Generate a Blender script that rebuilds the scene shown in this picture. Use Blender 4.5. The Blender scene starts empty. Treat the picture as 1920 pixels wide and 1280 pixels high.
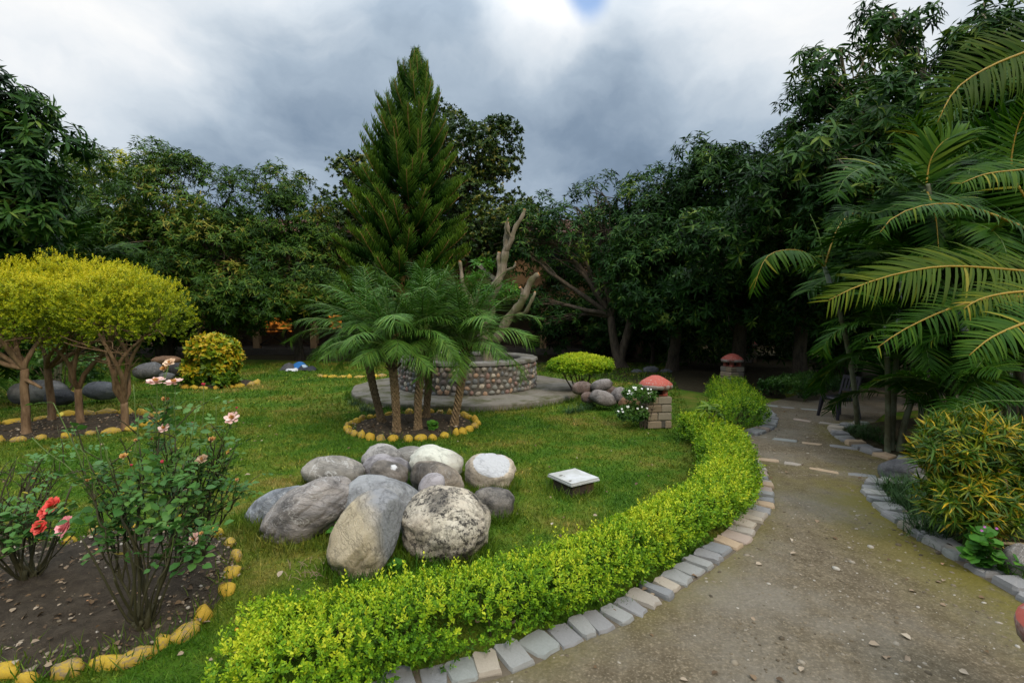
import bpy, math, random
import numpy as np
from mathutils import Vector, Matrix, noise as mnoise

random.seed(7)
rng = np.random.default_rng(11)
R = math.radians
scene = bpy.context.scene

# ------------------------------------------------------------------ camera
CAM_H = 1.62
PITCH = math.atan(0.0552)
cam_data = bpy.data.cameras.new('camera')
cam_data.sensor_width = 36.0
cam_data.lens = 18.0
cam_data.clip_start = 0.05
cam_data.clip_end = 2000.0
cam = bpy.data.objects.new('camera', cam_data)
scene.collection.objects.link(cam)
cam.location = (0, 0, CAM_H)
cam.rotation_euler = (math.pi / 2 - PITCH, 0, 0)
scene.camera = cam

FWD = np.array([0, math.cos(PITCH), -math.sin(PITCH)])
UPV = np.array([0, math.sin(PITCH), math.cos(PITCH)])


def ray(x, y):
    return FWD + np.array([(x - 960) / 960.0, 0, 0]) + UPV * ((640 - y) / 960.0)


def P(x, y, z=0.0):                 # where the sight line of a photo point meets height z
    d = ray(x, y)
    return np.array([0, 0, CAM_H]) + d * ((z - CAM_H) / d[2])


def A(x, y, Y):                     # the point at distance Y down the garden
    d = ray(x, y)
    return np.array([0, 0, CAM_H]) + d * (Y / d[1])


# ------------------------------------------------------------------ world and sun
SUN_EL, SUN_AZ = 40.0, 150.0        # azimuth clockwise from +Y: behind the camera, to the right
world = bpy.data.worlds.new('World')
scene.world = world
world.use_nodes = True
wt = world.node_tree
wt.nodes.clear()


def N(t, kind, **kw):
    n = t.nodes.new(kind)
    for k, v in kw.items():
        setattr(n, k, v)
    return n


def setin(n, **kw):
    for k, v in kw.items():
        n.inputs[k.replace('_', ' ')].default_value = v
    return n


def mth(t, op, a, b=None, c=None, clamp=False):
    n = N(t, 'ShaderNodeMath', operation=op, use_clamp=clamp)
    for i, v in enumerate((a, b, c)):
        if v is None:
            continue
        if isinstance(v, (int, float)):
            n.inputs[i].default_value = v
        else:
            t.links.new(v, n.inputs[i])
    return n.outputs[0]


def ramp(t, fac, stops, interp='LINEAR'):
    n = N(t, 'ShaderNodeValToRGB')
    cr = n.color_ramp
    cr.interpolation = interp
    while len(cr.elements) < len(stops):
        cr.elements.new(0.5)
    for e, (p, c) in zip(cr.elements, stops):
        e.position = p
        e.color = (*c, 1) if len(c) == 3 else c
    if fac is not None:
        t.links.new(fac, n.inputs[0])
    return n.outputs[0]


def mixc(t, fac, a, b, blend='MIX'):
    n = N(t, 'ShaderNodeMix', data_type='RGBA', blend_type=blend)
    n.clamp_factor = True
    for s, v in ((n.inputs[0], fac), (n.inputs[6], a), (n.inputs[7], b)):
        if isinstance(v, (int, float)):
            s.default_value = v
        elif isinstance(v, tuple):
            s.default_value = (*v, 1) if len(v) == 3 else v
        else:
            t.links.new(v, s)
    return n.outputs[2]


def noise_tex(t, vec, scale, detail=4, rough=0.55, dist=0.0, out=0):
    n = N(t, 'ShaderNodeTexNoise')
    setin(n, Scale=scale, Detail=detail, Roughness=rough, Distortion=dist)
    if vec is not None:
        t.links.new(vec, n.inputs['Vector'])
    return n.outputs[out]


def vmath(t, op, a, b=None, scale=None):
    n = N(t, 'ShaderNodeVectorMath', operation=op)
    for i, v in enumerate((a, b)):
        if v is None:
            continue
        if isinstance(v, tuple):
            n.inputs[i].default_value = v
        else:
            t.links.new(v, n.inputs[i])
    if scale is not None:
        n.inputs['Scale'].default_value = scale
    return n.outputs['Value'] if op in ('DISTANCE', 'LENGTH', 'DOT_PRODUCT') else n.outputs[0]


def build_sky():
    t = wt
    tc = N(t, 'ShaderNodeTexCoord').outputs['Generated']
    sep = N(t, 'ShaderNodeSeparateXYZ')
    t.links.new(tc, sep.inputs[0])
    z = sep.outputs[2]
    sky = N(t, 'ShaderNodeTexSky', sky_type='NISHITA')
    sky.sun_disc = False
    sky.sun_elevation = R(SUN_EL)
    sky.sun_rotation = R(SUN_AZ)
    # cloud deck: coordinates squeezed towards the horizon, warped by noise
    w = vmath(t, 'SCALE', vmath(t, 'SUBTRACT', noise_tex(t, tc, 2.3, 6, 0.55, out=1), (0.5, 0.5, 0.5)), scale=0.34)
    dw = vmath(t, 'ADD', tc, w)
    st = vmath(t, 'MULTIPLY', dw, (1.0, 1.0, 2.3))
    n1 = noise_tex(t, st, 2.0, 9, 0.52)
    n2 = noise_tex(t, st, 6.5, 6, 0.55)
    el = N(t, 'ShaderNodeMapRange', interpolation_type='SMOOTHSTEP')
    setin(el, From_Min=0.12, From_Max=0.66, To_Min=0.27, To_Max=0.74)
    t.links.new(z, el.inputs[0])
    b = mth(t, 'ADD', el.outputs[0], mth(t, 'MULTIPLY', mth(t, 'SUBTRACT', n1, 0.5), 0.50))
    b = mth(t, 'ADD', b, mth(t, 'MULTIPLY', mth(t, 'SUBTRACT', n2, 0.5), 0.36))
    lobes = [(0, 40, .56, .36), (330, 150, .16, .14), (480, 195, .12, .12), (1030, 60, .16, .40), (960, 90, .12, .12),
             (1400, 10, .32, .34), (1660, 100, .28, .24), (150, 250, .26, .08),
             (1190, 285, .46, -.22), (560, 270, .40, -.20), (840, 15, .18, -.22), (600, 60, .22, .08), (980, 365, .14, .16),
             (1150, 110, .12, -.10), (620, 340, .10, .14)]
    for x, y, r, amp in lobes:
        d = ray(x, y)
        d = d / np.linalg.norm(d)
        dist = vmath(t, 'DISTANCE', dw, tuple(float(q) for q in d))
        m = N(t, 'ShaderNodeMapRange', interpolation_type='SMOOTHSTEP')
        setin(m, From_Min=0.0, From_Max=r, To_Min=amp, To_Max=0.0)
        t.links.new(dist, m.inputs[0])
        b = mth(t, 'ADD', b, m.outputs[0])
    k = 10.0 * 1.05
    cl = [(0.0, (.105, .150, .215)), (0.22, (.175, .235, .315)), (0.45, (.315, .385, .465)), (0.68, (.52, .575, .63)),
          (0.86, (.67, .695, .72)), (1.0, (.77, .77, .765))]
    col = ramp(t, b, cl)
    col = mixc(t, 1.0, col, (k, k, k), 'MULTIPLY')
    zb = N(t, 'ShaderNodeMapRange', interpolation_type='SMOOTHSTEP')      # an overcast sky is brightest overhead
    setin(zb, From_Min=0.42, From_Max=0.95, To_Min=1.0, To_Max=3.0)
    t.links.new(z, zb.inputs[0])
    col = vmath(t, 'SCALE', col, scale=1.0)
    t.links.new(zb.outputs[0], col.node.inputs['Scale'])
    d = ray(1100, -6)
    d = d / np.linalg.norm(d)
    gap = N(t, 'ShaderNodeMapRange', interpolation_type='SMOOTHSTEP')
    setin(gap, From_Min=0.015, From_Max=0.05, To_Min=0.9, To_Max=0.0)
    t.links.new(vmath(t, 'DISTANCE', vmath(t, 'ADD', tc, vmath(t, 'SCALE', w, scale=0.3)), tuple(float(q) for q in d)), gap.inputs[0])
    col = mixc(t, gap.outputs[0], col, vmath(t, 'SCALE', sky.outputs[0], scale=2.2))
    bg = N(t, 'ShaderNodeBackground')
    bg.inputs['Strength'].default_value = 0.1
    t.links.new(col, bg.inputs['Color'])
    out = N(t, 'ShaderNodeOutputWorld')
    t.links.new(bg.outputs[0], out.inputs['Surface'])


build_sky()
sun_data = bpy.data.lights.new('sun', 'SUN')
sun_data.energy = 1.5
sun_data.angle = R(14)
sun_data.color = (1.0, 0.86, 0.66)
sun = bpy.data.objects.new('sun', sun_data)
scene.collection.objects.link(sun)
_a, _e = R(SUN_AZ), R(SUN_EL)
to_sun = Vector((math.sin(_a) * math.cos(_e), math.cos(_a) * math.cos(_e), math.sin(_e)))
sun.rotation_euler = (-to_sun).to_track_quat('-Z', 'Y').to_euler()
sun.location = (6, -10, 12)

vs = scene.view_settings
vs.view_transform = 'Standard'
vs.look = 'None'
vs.exposure = 0.32
vs.gamma = 1.0
vs.use_curve_mapping = False
scene.render.engine = 'CYCLES'
cy = scene.cycles
cy.use_denoising = True
cy.denoising_input_passes = 'RGB_ALBEDO_NORMAL'
cy.denoising_prefilter = 'ACCURATE'
cy.denoiser = 'OPENIMAGEDENOISE'
cy.max_bounces = 7
cy.diffuse_bounces = 4
cy.glossy_bounces = 2
cy.transmission_bounces = 4
cy.sample_clamp_indirect = 4.0
cy.caustics_reflective = False
cy.caustics_refractive = False

# ------------------------------------------------------------------ scene helpers
COL = scene.collection
WM = {}


def link(o, parent=None, world=None):
    COL.objects.link(o)
    M = world if world is not None else Matrix.Identity(4)
    if parent is not None:
        o.parent = parent
        o.matrix_parent_inverse = WM[parent.name].inverted()
    o.matrix_basis = M
    WM[o.name] = M.copy()
    return o


def tag(o, label=None, cat=None, group=None, kind=None):
    if label:
        o['label'] = label
    if cat:
        o['category'] = cat
    if group:
        o['group'] = group
    if kind:
        o['kind'] = kind
    return o


def thing(name, label, cat, loc=(0, 0, 0), group=None):
    o = bpy.data.objects.new(name, None)
    o.empty_display_size = 0.2
    link(o, None, Matrix.Translation(Vector([float(q) for q in loc])))
    return tag(o, label, cat, group)


def inst(name, mesh, parent, M):
    return link(bpy.data.objects.new(name, mesh), parent, M)


class Geo:
    def __init__(s):
        s.V, s.T, s.Q, s.A, s.mt, s.mq, s.n = [], [], [], [], [], [], 0

    def add(s, V, tris=None, quads=None, rnd=0.5, mi=0):
        V = np.asarray(V, dtype=np.float64).reshape(-1, 3)
        if tris is not None and len(tris):
            tris = np.asarray(tris, dtype=np.int64).reshape(-1, 3)
            s.T.append(tris + s.n)
            s.mt.append(np.full(len(tris), mi))
        if quads is not None and len(quads):
            quads = np.asarray(quads, dtype=np.int64).reshape(-1, 4)
            s.Q.append(quads + s.n)
            s.mq.append(np.full(len(quads), mi))
        s.V.append(V)
        s.A.append(np.broadcast_to(np.asarray(rnd, dtype=np.float64), (len(V),)))
        s.n += len(V)

    def mesh(s, name, mats, smooth=True, origin=(0, 0, 0)):
        me = bpy.data.meshes.new(name)
        V = np.concatenate(s.V) - np.asarray(origin, dtype=np.float64)
        T = np.concatenate(s.T) if s.T else np.zeros((0, 3), int)
        Q = np.concatenate(s.Q) if s.Q else np.zeros((0, 4), int)
        mi = np.concatenate(s.mt + s.mq) if (s.mt or s.mq) else np.zeros(0, int)
        loops = np.concatenate([T.ravel(), Q.ravel()])
        starts = np.concatenate([np.arange(len(T)) * 3, len(T) * 3 + np.arange(len(Q)) * 4])
        me.vertices.add(len(V))
        me.vertices.foreach_set('co', V.ravel().astype(np.float32))
        me.loops.add(len(loops))
        me.loops.foreach_set('vertex_index', loops.astype(np.int32))
        me.polygons.add(len(starts))
        me.polygons.foreach_set('loop_start', starts.astype(np.int32))
        me.polygons.foreach_set('material_index', mi.astype(np.int32))
        me.polygons.foreach_set('use_smooth', np.full(len(starts), smooth))
        at = me.attributes.new('rnd', 'FLOAT', 'POINT')
        at.data.foreach_set('value', np.concatenate(s.A).astype(np.float32))
        me.update(calc_edges=True)
        for m in (mats if isinstance(mats, (list, tuple)) else [mats]):
            me.materials.append(m)
        return me

    def build(s, name, mats, parent=None, smooth=True, origin=None, kind=None):
        if origin is None:
            origin = np.array(WM[parent.name].translation) if parent is not None else np.zeros(3)
        me = s.mesh(name, mats, smooth, origin)
        o = link(bpy.data.objects.new(name, me), parent, Matrix.Translation(Vector([float(q) for q in origin])))
        if kind:
            o['kind'] = kind
        return o


def nrm(v):
    v = np.asarray(v, dtype=np.float64)
    return v / np.maximum(np.linalg.norm(v, axis=-1, keepdims=True), 1e-9)


def frames(d, up):
    y = nrm(d)
    x = np.cross(y, up)
    bad = np.linalg.norm(x, axis=-1) < 1e-4
    if np.any(bad):
        x[bad] = np.cross(y[bad], np.array([0.31, 0.9, 0.2]))
    x = nrm(x)
    z = np.cross(x, y)
    return np.stack([x, y, z], axis=2)


def scatter(geo, tv, tt, pos, M, s, rnd, mi=0):
    pos = np.asarray(pos)
    n, k = len(pos), len(tv)
    if n == 0:
        return
    s = np.asarray(s, dtype=np.float64)
    if s.ndim == 1:
        s = s[:, None]
    loc = tv[None] * s[:, None, :]
    V = pos[:, None, :] + np.einsum('nij,nkj->nki', M, loc)
    F = tt[None] + (np.arange(n) * k)[:, None, None]
    geo.add(V.reshape(-1, 3), tris=F.reshape(-1, 3), rnd=np.repeat(np.broadcast_to(rnd, (n,)), k), mi=mi)


def rdir(n):
    return nrm(rng.normal(size=(n, 3)))


def tube(geo, pts, rad, n=8, rnd=0.5, mi=0, cap=True):
    pts = np.asarray(pts, dtype=np.float64)
    m = len(pts)
    rad = np.broadcast_to(np.asarray(rad, dtype=np.float64), (m,))
    tan = nrm(np.gradient(pts, axis=0))
    u = np.cross(tan[0], [0.3, 0.2, 1.0])
    if np.linalg.norm(u) < 1e-3:
        u = np.cross(tan[0], [1.0, 0, 0])
    u = nrm(u)
    rings = []
    ang = np.linspace(0, 2 * np.pi, n, endpoint=False)
    for i in range(m):
        u = nrm(u - tan[i] * np.dot(u, tan[i]))
        v = np.cross(tan[i], u)
        rings.append(pts[i] + rad[i] * (np.cos(ang)[:, None] * u + np.sin(ang)[:, None] * v))
    V = np.concatenate(rings)
    i, j = np.meshgrid(np.arange(m - 1), np.arange(n), indexing='ij')
    q = np.stack([i * n + j, i * n + (j + 1) % n, (i + 1) * n + (j + 1) % n, (i + 1) * n + j], -1).reshape(-1, 4)
    tr = None
    if cap:
        V = np.concatenate([V, pts[-1:]])
        k = (m - 1) * n
        tr = [[k + a, k + (a + 1) % n, m * n] for a in range(n)]
    geo.add(V, tris=tr, quads=q, rnd=rnd, mi=mi)


def bez(p0, p1, p2, n=10):
    t = np.linspace(0, 1, n)[:, None]
    p0, p1, p2 = (np.asarray(q, dtype=np.float64) for q in (p0, p1, p2))
    return p0 * (1 - t) ** 2 + 2 * p1 * t * (1 - t) + p2 * t * t


def wig(pts, amp, freq=3.0, seed=0.0):
    pts = np.array(pts, dtype=np.float64)
    for i in range(1, len(pts)):
        v = mnoise.noise_vector(Vector(pts[i] * freq) + Vector((seed, 3.1 * seed, 0)))
        pts[i] += np.array(v) * amp
    return pts


def smooth_poly(pts, per=8):
    pts = np.asarray(pts, dtype=np.float64)
    out = []
    for i in range(len(pts) - 1):
        p0, p1, p2, p3 = pts[max(i - 1, 0)], pts[i], pts[i + 1], pts[min(i + 2, len(pts) - 1)]
        for t in np.linspace(0, 1, per, endpoint=False):
            out.append(0.5 * ((2 * p1) + (-p0 + p2) * t + (2 * p0 - 5 * p1 + 4 * p2 - p3) * t * t + (-p0 + 3 * p1 - 3 * p2 + p3) * t ** 3))
    out.append(pts[-1])
    return np.array(out)


def resample(pts, step):
    d = np.concatenate([[0], np.cumsum(np.linalg.norm(np.diff(pts, axis=0), axis=1))])
    n = max(2, int(round(d[-1] / step)) + 1)
    s = np.linspace(0, d[-1], n)
    return np.stack([np.interp(s, d, pts[:, k]) for k in range(pts.shape[1])], 1)


def inside(poly, x, y):
    poly = np.asarray(poly)
    r = np.zeros(len(x), bool)
    j = len(poly) - 1
    for i in range(len(poly)):
        xi, yi, xj, yj = poly[i, 0], poly[i, 1], poly[j, 0], poly[j, 1]
        c = ((yi > y) != (yj > y)) & (x < (xj - xi) * (y - yi) / (yj - yi + 1e-12) + xi)
        r ^= c
        j = i
    return r


def vnoise(x, y, scale, seed=0):
    g = np.random.default_rng(seed).random((64, 64))
    x = np.asarray(x) * scale + 1000
    y = np.asarray(y) * scale + 1000
    xi, yi = np.floor(x).astype(int), np.floor(y).astype(int)
    fx, fy = x - xi, y - yi
    fx, fy = fx * fx * (3 - 2 * fx), fy * fy * (3 - 2 * fy)
    a = g[xi % 64, yi % 64]
    b = g[(xi + 1) % 64, yi % 64]
    c = g[xi % 64, (yi + 1) % 64]
    d = g[(xi + 1) % 64, (yi + 1) % 64]
    return (a * (1 - fx) + b * fx) * (1 - fy) + (c * (1 - fx) + d * fx) * fy


_ico = {}


def ico(sub):
    if sub not in _ico:
        import bmesh
        bm = bmesh.new()
        bmesh.ops.create_icosphere(bm, subdivisions=sub, radius=1.0)
        bm.verts.ensure_lookup_table()
        V = np.array([v.co[:] for v in bm.verts])
        F = np.array([[v.index for v in f.verts] for f in bm.faces])
        bm.free()
        _ico[sub] = (V, F)
    V, F = _ico[sub]
    return V.copy(), F


# ------------------------------------------------------------------ materials
def new_mat(name):
    m = bpy.data.materials.new(name)
    m.use_nodes = True
    t = m.node_tree
    t.nodes.clear()
    out = N(t, 'ShaderNodeOutputMaterial')
    b = N(t, 'ShaderNodeBsdfPrincipled')
    t.links.new(b.outputs[0], out.inputs['Surface'])
    return m, t, b, out


def put(t, b, key, v):
    if isinstance(v, (int, float)):
        b.inputs[key].default_value = v
    elif isinstance(v, tuple):
        b.inputs[key].default_value = (*v, 1) if len(v) == 3 else v
    else:
        t.links.new(v, b.inputs[key])


def bump(t, b, h, strength=0.5, dist=0.02):
    n = N(t, 'ShaderNodeBump')
    setin(n, Strength=strength, Distance=dist)
    t.links.new(h, n.inputs['Height'])
    t.links.new(n.outputs[0], b.inputs['Normal'])


def objco(t):
    return N(t, 'ShaderNodeTexCoord').outputs['Object']


def posco(t):
    return N(t, 'ShaderNodeNewGeometry').outputs['Position']


def leaf_mat(name, stops, rough=0.45, transl=0.22, spec=0.25, big=0.0, tint=(1, 1, 1), bscale=1.2):
    m, t, b, out = new_mat(name)
    a = N(t, 'ShaderNodeAttribute', attribute_name='rnd').outputs['Fac']
    if big:
        nz = noise_tex(t, posco(t), bscale, 3)
        a = mth(t, 'ADD', a, mth(t, 'MULTIPLY', mth(t, 'SUBTRACT', nz, 0.5), big), clamp=True)
    col = ramp(t, a, stops)
    put(t, b, 'Base Color', col)
    put(t, b, 'Roughness', rough)
    put(t, b, 'Specular IOR Level', spec)
    tr = N(t, 'ShaderNodeBsdfTranslucent')
    t.links.new(mixc(t, 0.5, col, (1.0, 1.0, 0.35), 'MULTIPLY'), tr.inputs['Color'])
    mx = N(t, 'ShaderNodeMixShader')
    mx.inputs[0].default_value = transl
    t.links.new(b.outputs[0], mx.inputs[1])
    t.links.new(tr.outputs[0], mx.inputs[2])
    t.links.new(mx.outputs[0], out.inputs['Surface'])
    return m


def bark_mat(name, c1, c2, scale=14, moss=None, stretch=4.0):
    m, t, b, out = new_mat(name)
    v = vmath(t, 'MULTIPLY', posco(t), (1, 1, 1.0 / stretch))
    n1 = noise_tex(t, v, scale, 6, 0.65)
    n2 = noise_tex(t, posco(t), 2.2, 4)
    col = mixc(t, ramp(t, n1, [(0.35, (0, 0, 0)), (0.65, (1, 1, 1))]), c1, c2)
    if moss:
        col = mixc(t, ramp(t, n2, [(0.5, (0, 0, 0)), (0.64, (0.8, 0.8, 0.8))]), col, moss)
    put(t, b, 'Base Color', col)
    put(t, b, 'Roughness', 0.9)
    put(t, b, 'Specular IOR Level', 0.2)
    bump(t, b, n1, 0.8, 0.02)
    return m


def rock_mat(name, c1, c2, dark=(0.035, 0.034, 0.034), vein=(0.55, 0.54, 0.52), darkness=0.5, veins=0.5, lichen=0.0, patch=None, seed=0.0, band=1.0, tilt=(0, 0, 0), split=None):
    m, t, b, out = new_mat(name)
    mp = N(t, 'ShaderNodeMapping')
    mp.inputs['Location'].default_value = (seed * 3.7, seed * 1.9, seed * 5.3)
    mp.inputs['Rotation'].default_value = tilt
    mp.inputs['Scale'].default_value = (1, 1, band)
    t.links.new(objco(t), mp.inputs[0])
    v = mp.outputs[0]
    big = noise_tex(t, v, 3.2, 5, 0.6, 0.4)
    col = mixc(t, ramp(t, big, [(0.38, (0, 0, 0)), (0.62, (1, 1, 1))]), c1, c2)
    fine = noise_tex(t, v, 22, 8, 0.7)
    col = mixc(t, mth(t, 'MULTIPLY', ramp(t, fine, [(0.4, (0, 0, 0)), (0.7, (1, 1, 1))]), 0.45), col, mixc(t, 0.5, c1, (0.12, 0.11, 0.10)))
    if split is not None:                      # two kinds of stone meet along a ragged line
        sc_, sd_, so_ = split
        q = vmath(t, 'DOT_PRODUCT', vmath(t, 'NORMALIZE', objco(t)), tuple(float(q_) for q_ in nrm(sd_)))
        q = mth(t, 'ADD', q, mth(t, 'MULTIPLY', mth(t, 'SUBTRACT', big, 0.5), 0.7))
        col = mixc(t, ramp(t, mth(t, 'ADD', q, 0.5), [(so_ + .22, (0, 0, 0)), (so_ + .72, (1, 1, 1))]), col, sc_)
    # dark weathering in ragged patches
    dm = noise_tex(t, v, 3.3, 8, 0.62, 0.3)
    dmask = ramp(t, dm, [(0.60 - 0.22 * darkness, (0, 0, 0)), (0.68 - 0.16 * darkness, (1, 1, 1))])
    col = mixc(t, mth(t, 'MULTIPLY', dmask, min(1.0, 0.3 + 0.7 * darkness)), col, dark)
    # veins and cracks
    wv = noise_tex(t, v, 2.6, 6, 0.6, 1.5)
    line = mth(t, 'ABSOLUTE', mth(t, 'SUBTRACT', wv, 0.5))
    col = mixc(t, mth(t, 'MULTIPLY', ramp(t, line, [(0.0, (1, 1, 1)), (0.012, (0, 0, 0))]), veins), col, vein)
    wv2 = noise_tex(t, vmath(t, 'ADD', v, (4.2, 1.1, 7.7)), 3.4, 7, 0.65, 1.2)
    line2 = mth(t, 'ABSOLUTE', mth(t, 'SUBTRACT', wv2, 0.5))
    crack = ramp(t, line2, [(0.0, (1, 1, 1)), (0.014, (0, 0, 0))])
    col = mixc(t, mth(t, 'MULTIPLY', crack, 0.25), col, (0.03, 0.028, 0.025))
    if lichen:
        lm = noise_tex(t, v, 26, 8, 0.78)
        lmask = mth(t, 'MULTIPLY', ramp(t, lm, [(0.50, (0, 0, 0)), (0.55, (1, 1, 1))]), ramp(t, dm, [(0.3, (0, 0, 0)), (0.5, (1, 1, 1))]))
        col = mixc(t, mth(t, 'MULTIPLY', lmask, lichen), col, dark)
    if patch is not None:
        pc, direction, size = patch
        nd = vmath(t, 'NORMALIZE', objco(t))
        d = vmath(t, 'DOT_PRODUCT', nd, tuple(float(q) for q in nrm(direction)))
        d = mth(t, 'ADD', d, mth(t, 'MULTIPLY', mth(t, 'SUBTRACT', fine, 0.5), 0.12))
        pm = ramp(t, d, [(size, (0, 0, 0)), (size + 0.02, (1, 1, 1))])
        col = mixc(t, pm, col, pc)
    put(t, b, 'Base Color', col)
    put(t, b, 'Roughness', 0.82)
    put(t, b, 'Specular IOR Level', 0.25)
    h = mth(t, 'SUBTRACT', mth(t, 'ADD', mth(t, 'MULTIPLY', fine, 0.5), big), mth(t, 'MULTIPLY', crack, 0.10))
    bump(t, b, mth(t, 'ADD', h, mth(t, 'MULTIPLY', noise_tex(t, v, 60, 5, 0.7), 0.25)), 0.9, 0.035)
    return m


def plain_mat(name, c, rough=0.7, var=0.25, scale=8.0, bmp=0.3, metal=0.0, dirt=None, spec=0.3):
    m, t, b, out = new_mat(name)
    n1 = noise_tex(t, posco(t), scale, 6, 0.6)
    lo = tuple(q * (1 - var) for q in c)
    hi = tuple(min(1, q * (1 + var)) for q in c)
    col = mixc(t, n1, lo, hi)
    if dirt:
        n2 = noise_tex(t, posco(t), scale * 0.35, 7, 0.65)
        col = mixc(t, ramp(t, n2, [(0.47, (0, 0, 0)), (0.62, (1, 1, 1))]), col, dirt)
    put(t, b, 'Base Color', col)
    put(t, b, 'Roughness', rough)
    put(t, b, 'Metallic', metal)
    put(t, b, 'Specular IOR Level', spec)
    if bmp:
        bump(t, b, noise_tex(t, posco(t), scale * 5, 5, 0.6), bmp, 0.01)
    return m


def stone_set_mat(name, stops, rough=0.75, scale=14.0, wear=None):
    """many small stones: a colour for each from the object's own random number"""
    m, t, b, out = new_mat(name)
    r = N(t, 'ShaderNodeObjectInfo').outputs['Random']
    col = ramp(t, r, stops, 'CONSTANT' if wear is None else 'LINEAR')
    v = vmath(t, 'ADD', objco(t), N(t, 'ShaderNodeObjectInfo').outputs['Location'])
    n1 = noise_tex(t, v, scale, 7, 0.65)
    col = mixc(t, mth(t, 'MULTIPLY', n1, 0.5), col, (0.10, 0.095, 0.085))
    if wear is not None:
        n2 = noise_tex(t, v, scale * 0.4, 6, 0.65)
        n2 = mth(t, 'ADD', n2, mth(t, 'MULTIPLY', mth(t, 'SUBTRACT', r, 0.5), 0.22))
        col = mixc(t, ramp(t, n2, [(0.56, (0, 0, 0)), (0.66, (1, 1, 1))]), col, wear)
    put(t, b, 'Base Color', col)
    put(t, b, 'Roughness', rough)
    put(t, b, 'Specular IOR Level', 0.25)
    bump(t, b, noise_tex(t, v, scale * 2.2, 6, 0.65), 0.5, 0.012)
    return m


MAT = {}
MAT['mango_l'] = leaf_mat('mango_leaf_olive', [(0, (.014, .044, .006)), (.45, (.044, .108, .011)), (.8, (.100, .172, .018)), (1, (.24, .22, .03))], 0.5, 0.2, 0.16, 0.5, bscale=.5)
MAT['mango_r'] = leaf_mat('mango_leaf_dark', [(0, (.007, .026, .005)), (.5, (.025, .074, .013)), (.85, (.055, .125, .018)), (1, (.14, .20, .03))], 0.45, 0.16, 0.11, 0.4, bscale=.5)
MAT['round_leaf'] = leaf_mat('round_leaf', [(0, (.016, .042, .009)), (.5, (.042, .088, .014)), (.8, (.095, .135, .02)), (1, (.22, .20, .03))], 0.5, 0.15, 0.25, 0.55, bscale=.4)
MAT['pine'] = leaf_mat('pine_needle', [(0, (.006, .024, .004)), (.45, (.026, .082, .008)), (1, (.115, .20, .014))], 0.6, 0.12, 0.1)
MAT['hedge'] = leaf_mat('hedge_leaf', [(0, (.035, .10, .006)), (.4, (.13, .28, .012)), (.72, (.31, .45, .016)), (1, (.52, .56, .03))], 0.5, 0.25, 0.2)
MAT['topiary'] = leaf_mat('golden_leaf', [(0, (.05, .10, .006)), (.35, (.15, .22, .008)), (.68, (.38, .42, .010)), (1, (.62, .54, .02))], 0.55, 0.25, 0.2)
MAT['clipped'] = leaf_mat('clipped_leaf', [(0, (.02, .05, .008)), (.5, (.07, .15, .014)), (1, (.20, .28, .03))], 0.5, 0.22, 0.2)
MAT['date'] = leaf_mat('date_leaflet', [(0, (.024, .080, .010)), (.5, (.068, .170, .022)), (1, (.17, .28, .035))], 0.45, 0.18, 0.15)
MAT['areca'] = leaf_mat('areca_leaflet', [(0, (.007, .032, .003)), (.5, (.024, .075, .004)), (.85, (.070, .135, .006)), (1, (.22, .21, .02))], 0.5, 0.22, 0.08)
MAT['areca_y'] = leaf_mat('areca_leaflet_yellowed', [(0, (.024, .058, .003)), (.5, (.056, .098, .004)), (.85, (.125, .145, .006)), (1, (.30, .23, .03))], 0.5, 0.22, 0.08)
MAT['rachis'] = plain_mat('frond_stalk', (.30, .19, .02), 0.5, 0.25, 6, 0.1)
MAT['rachis_g'] = plain_mat('frond_stalk_green', (.07, .12, .02), 0.5, 0.25, 6, 0.1)
MAT['rose_leaf'] = leaf_mat('rose_leaf', [(0, (.020, .075, .018)), (.5, (.055, .155, .030)), (.85, (.11, .22, .040)), (1, (.40, .33, .03))], 0.45, 0.2, 0.25)
MAT['croton_y'] = leaf_mat('croton_leaf', [(0, (.04, .10, .008)), (.45, (.13, .22, .012)), (.68, (.36, .36, .012)), (1, (.58, .36, .02))], 0.45, 0.2, 0.25)
MAT['croton_r'] = leaf_mat('croton_narrow_leaf', [(0, (.025, .075, .006)), (.5, (.07, .15, .008)), (.70, (.24, .26, .012)), (1, (.56, .36, .02))], 0.45, 0.2, 0.25)
MAT['white_shrub'] = leaf_mat('glossy_leaf', [(0, (.02, .06, .012)), (.5, (.05, .13, .018)), (1, (.11, .21, .03))], 0.4, 0.18, 0.3)
MAT['mondo'] = leaf_mat('mondo_blade', [(0, (.010, .035, .008)), (.5, (.026, .07, .015)), (1, (.06, .12, .02))], 0.45, 0.15, 0.25)
MAT['weed'] = leaf_mat('weed_leaf', [(0, (.03, .10, .015)), (.5, (.06, .19, .02)), (1, (.12, .28, .03))], 0.5, 0.25, 0.2)
MAT['litter'] = leaf_mat('fallen_leaf', [(0, (.06, .04, .025)), (.4, (.15, .095, .05)), (.7, (.30, .23, .16)), (.9, (.42, .36, .28)), (1, (.55, .18, .02))], 0.7, 0.1, 0.2)
MAT['bark'] = bark_mat('bark', (.055, .042, .030), (.13, .10, .07), 16)
MAT['bark_pale'] = bark_mat('bark_pale', (.13, .105, .075), (.27, .22, .16), 16, (.085, .095, .03))
MAT['bark_top'] = bark_mat('bark_topiary', (.11, .065, .035), (.24, .155, .09), 22)
MAT['bark_pine'] = bark_mat('bark_pine', (.16, .075, .03), (.26, .14, .06), 16)
MAT['cane'] = plain_mat('rose_cane', (.045, .042, .018), 0.7, 0.5, 30, 0.3)
MAT['cane_g'] = plain_mat('rose_cane_green', (.09, .14, .03), 0.6, 0.4, 30, 0.2)
MAT['cut'] = plain_mat('cut_wood', (.50, .22, .08), 0.8, 0.3, 30, 0.2)

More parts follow.
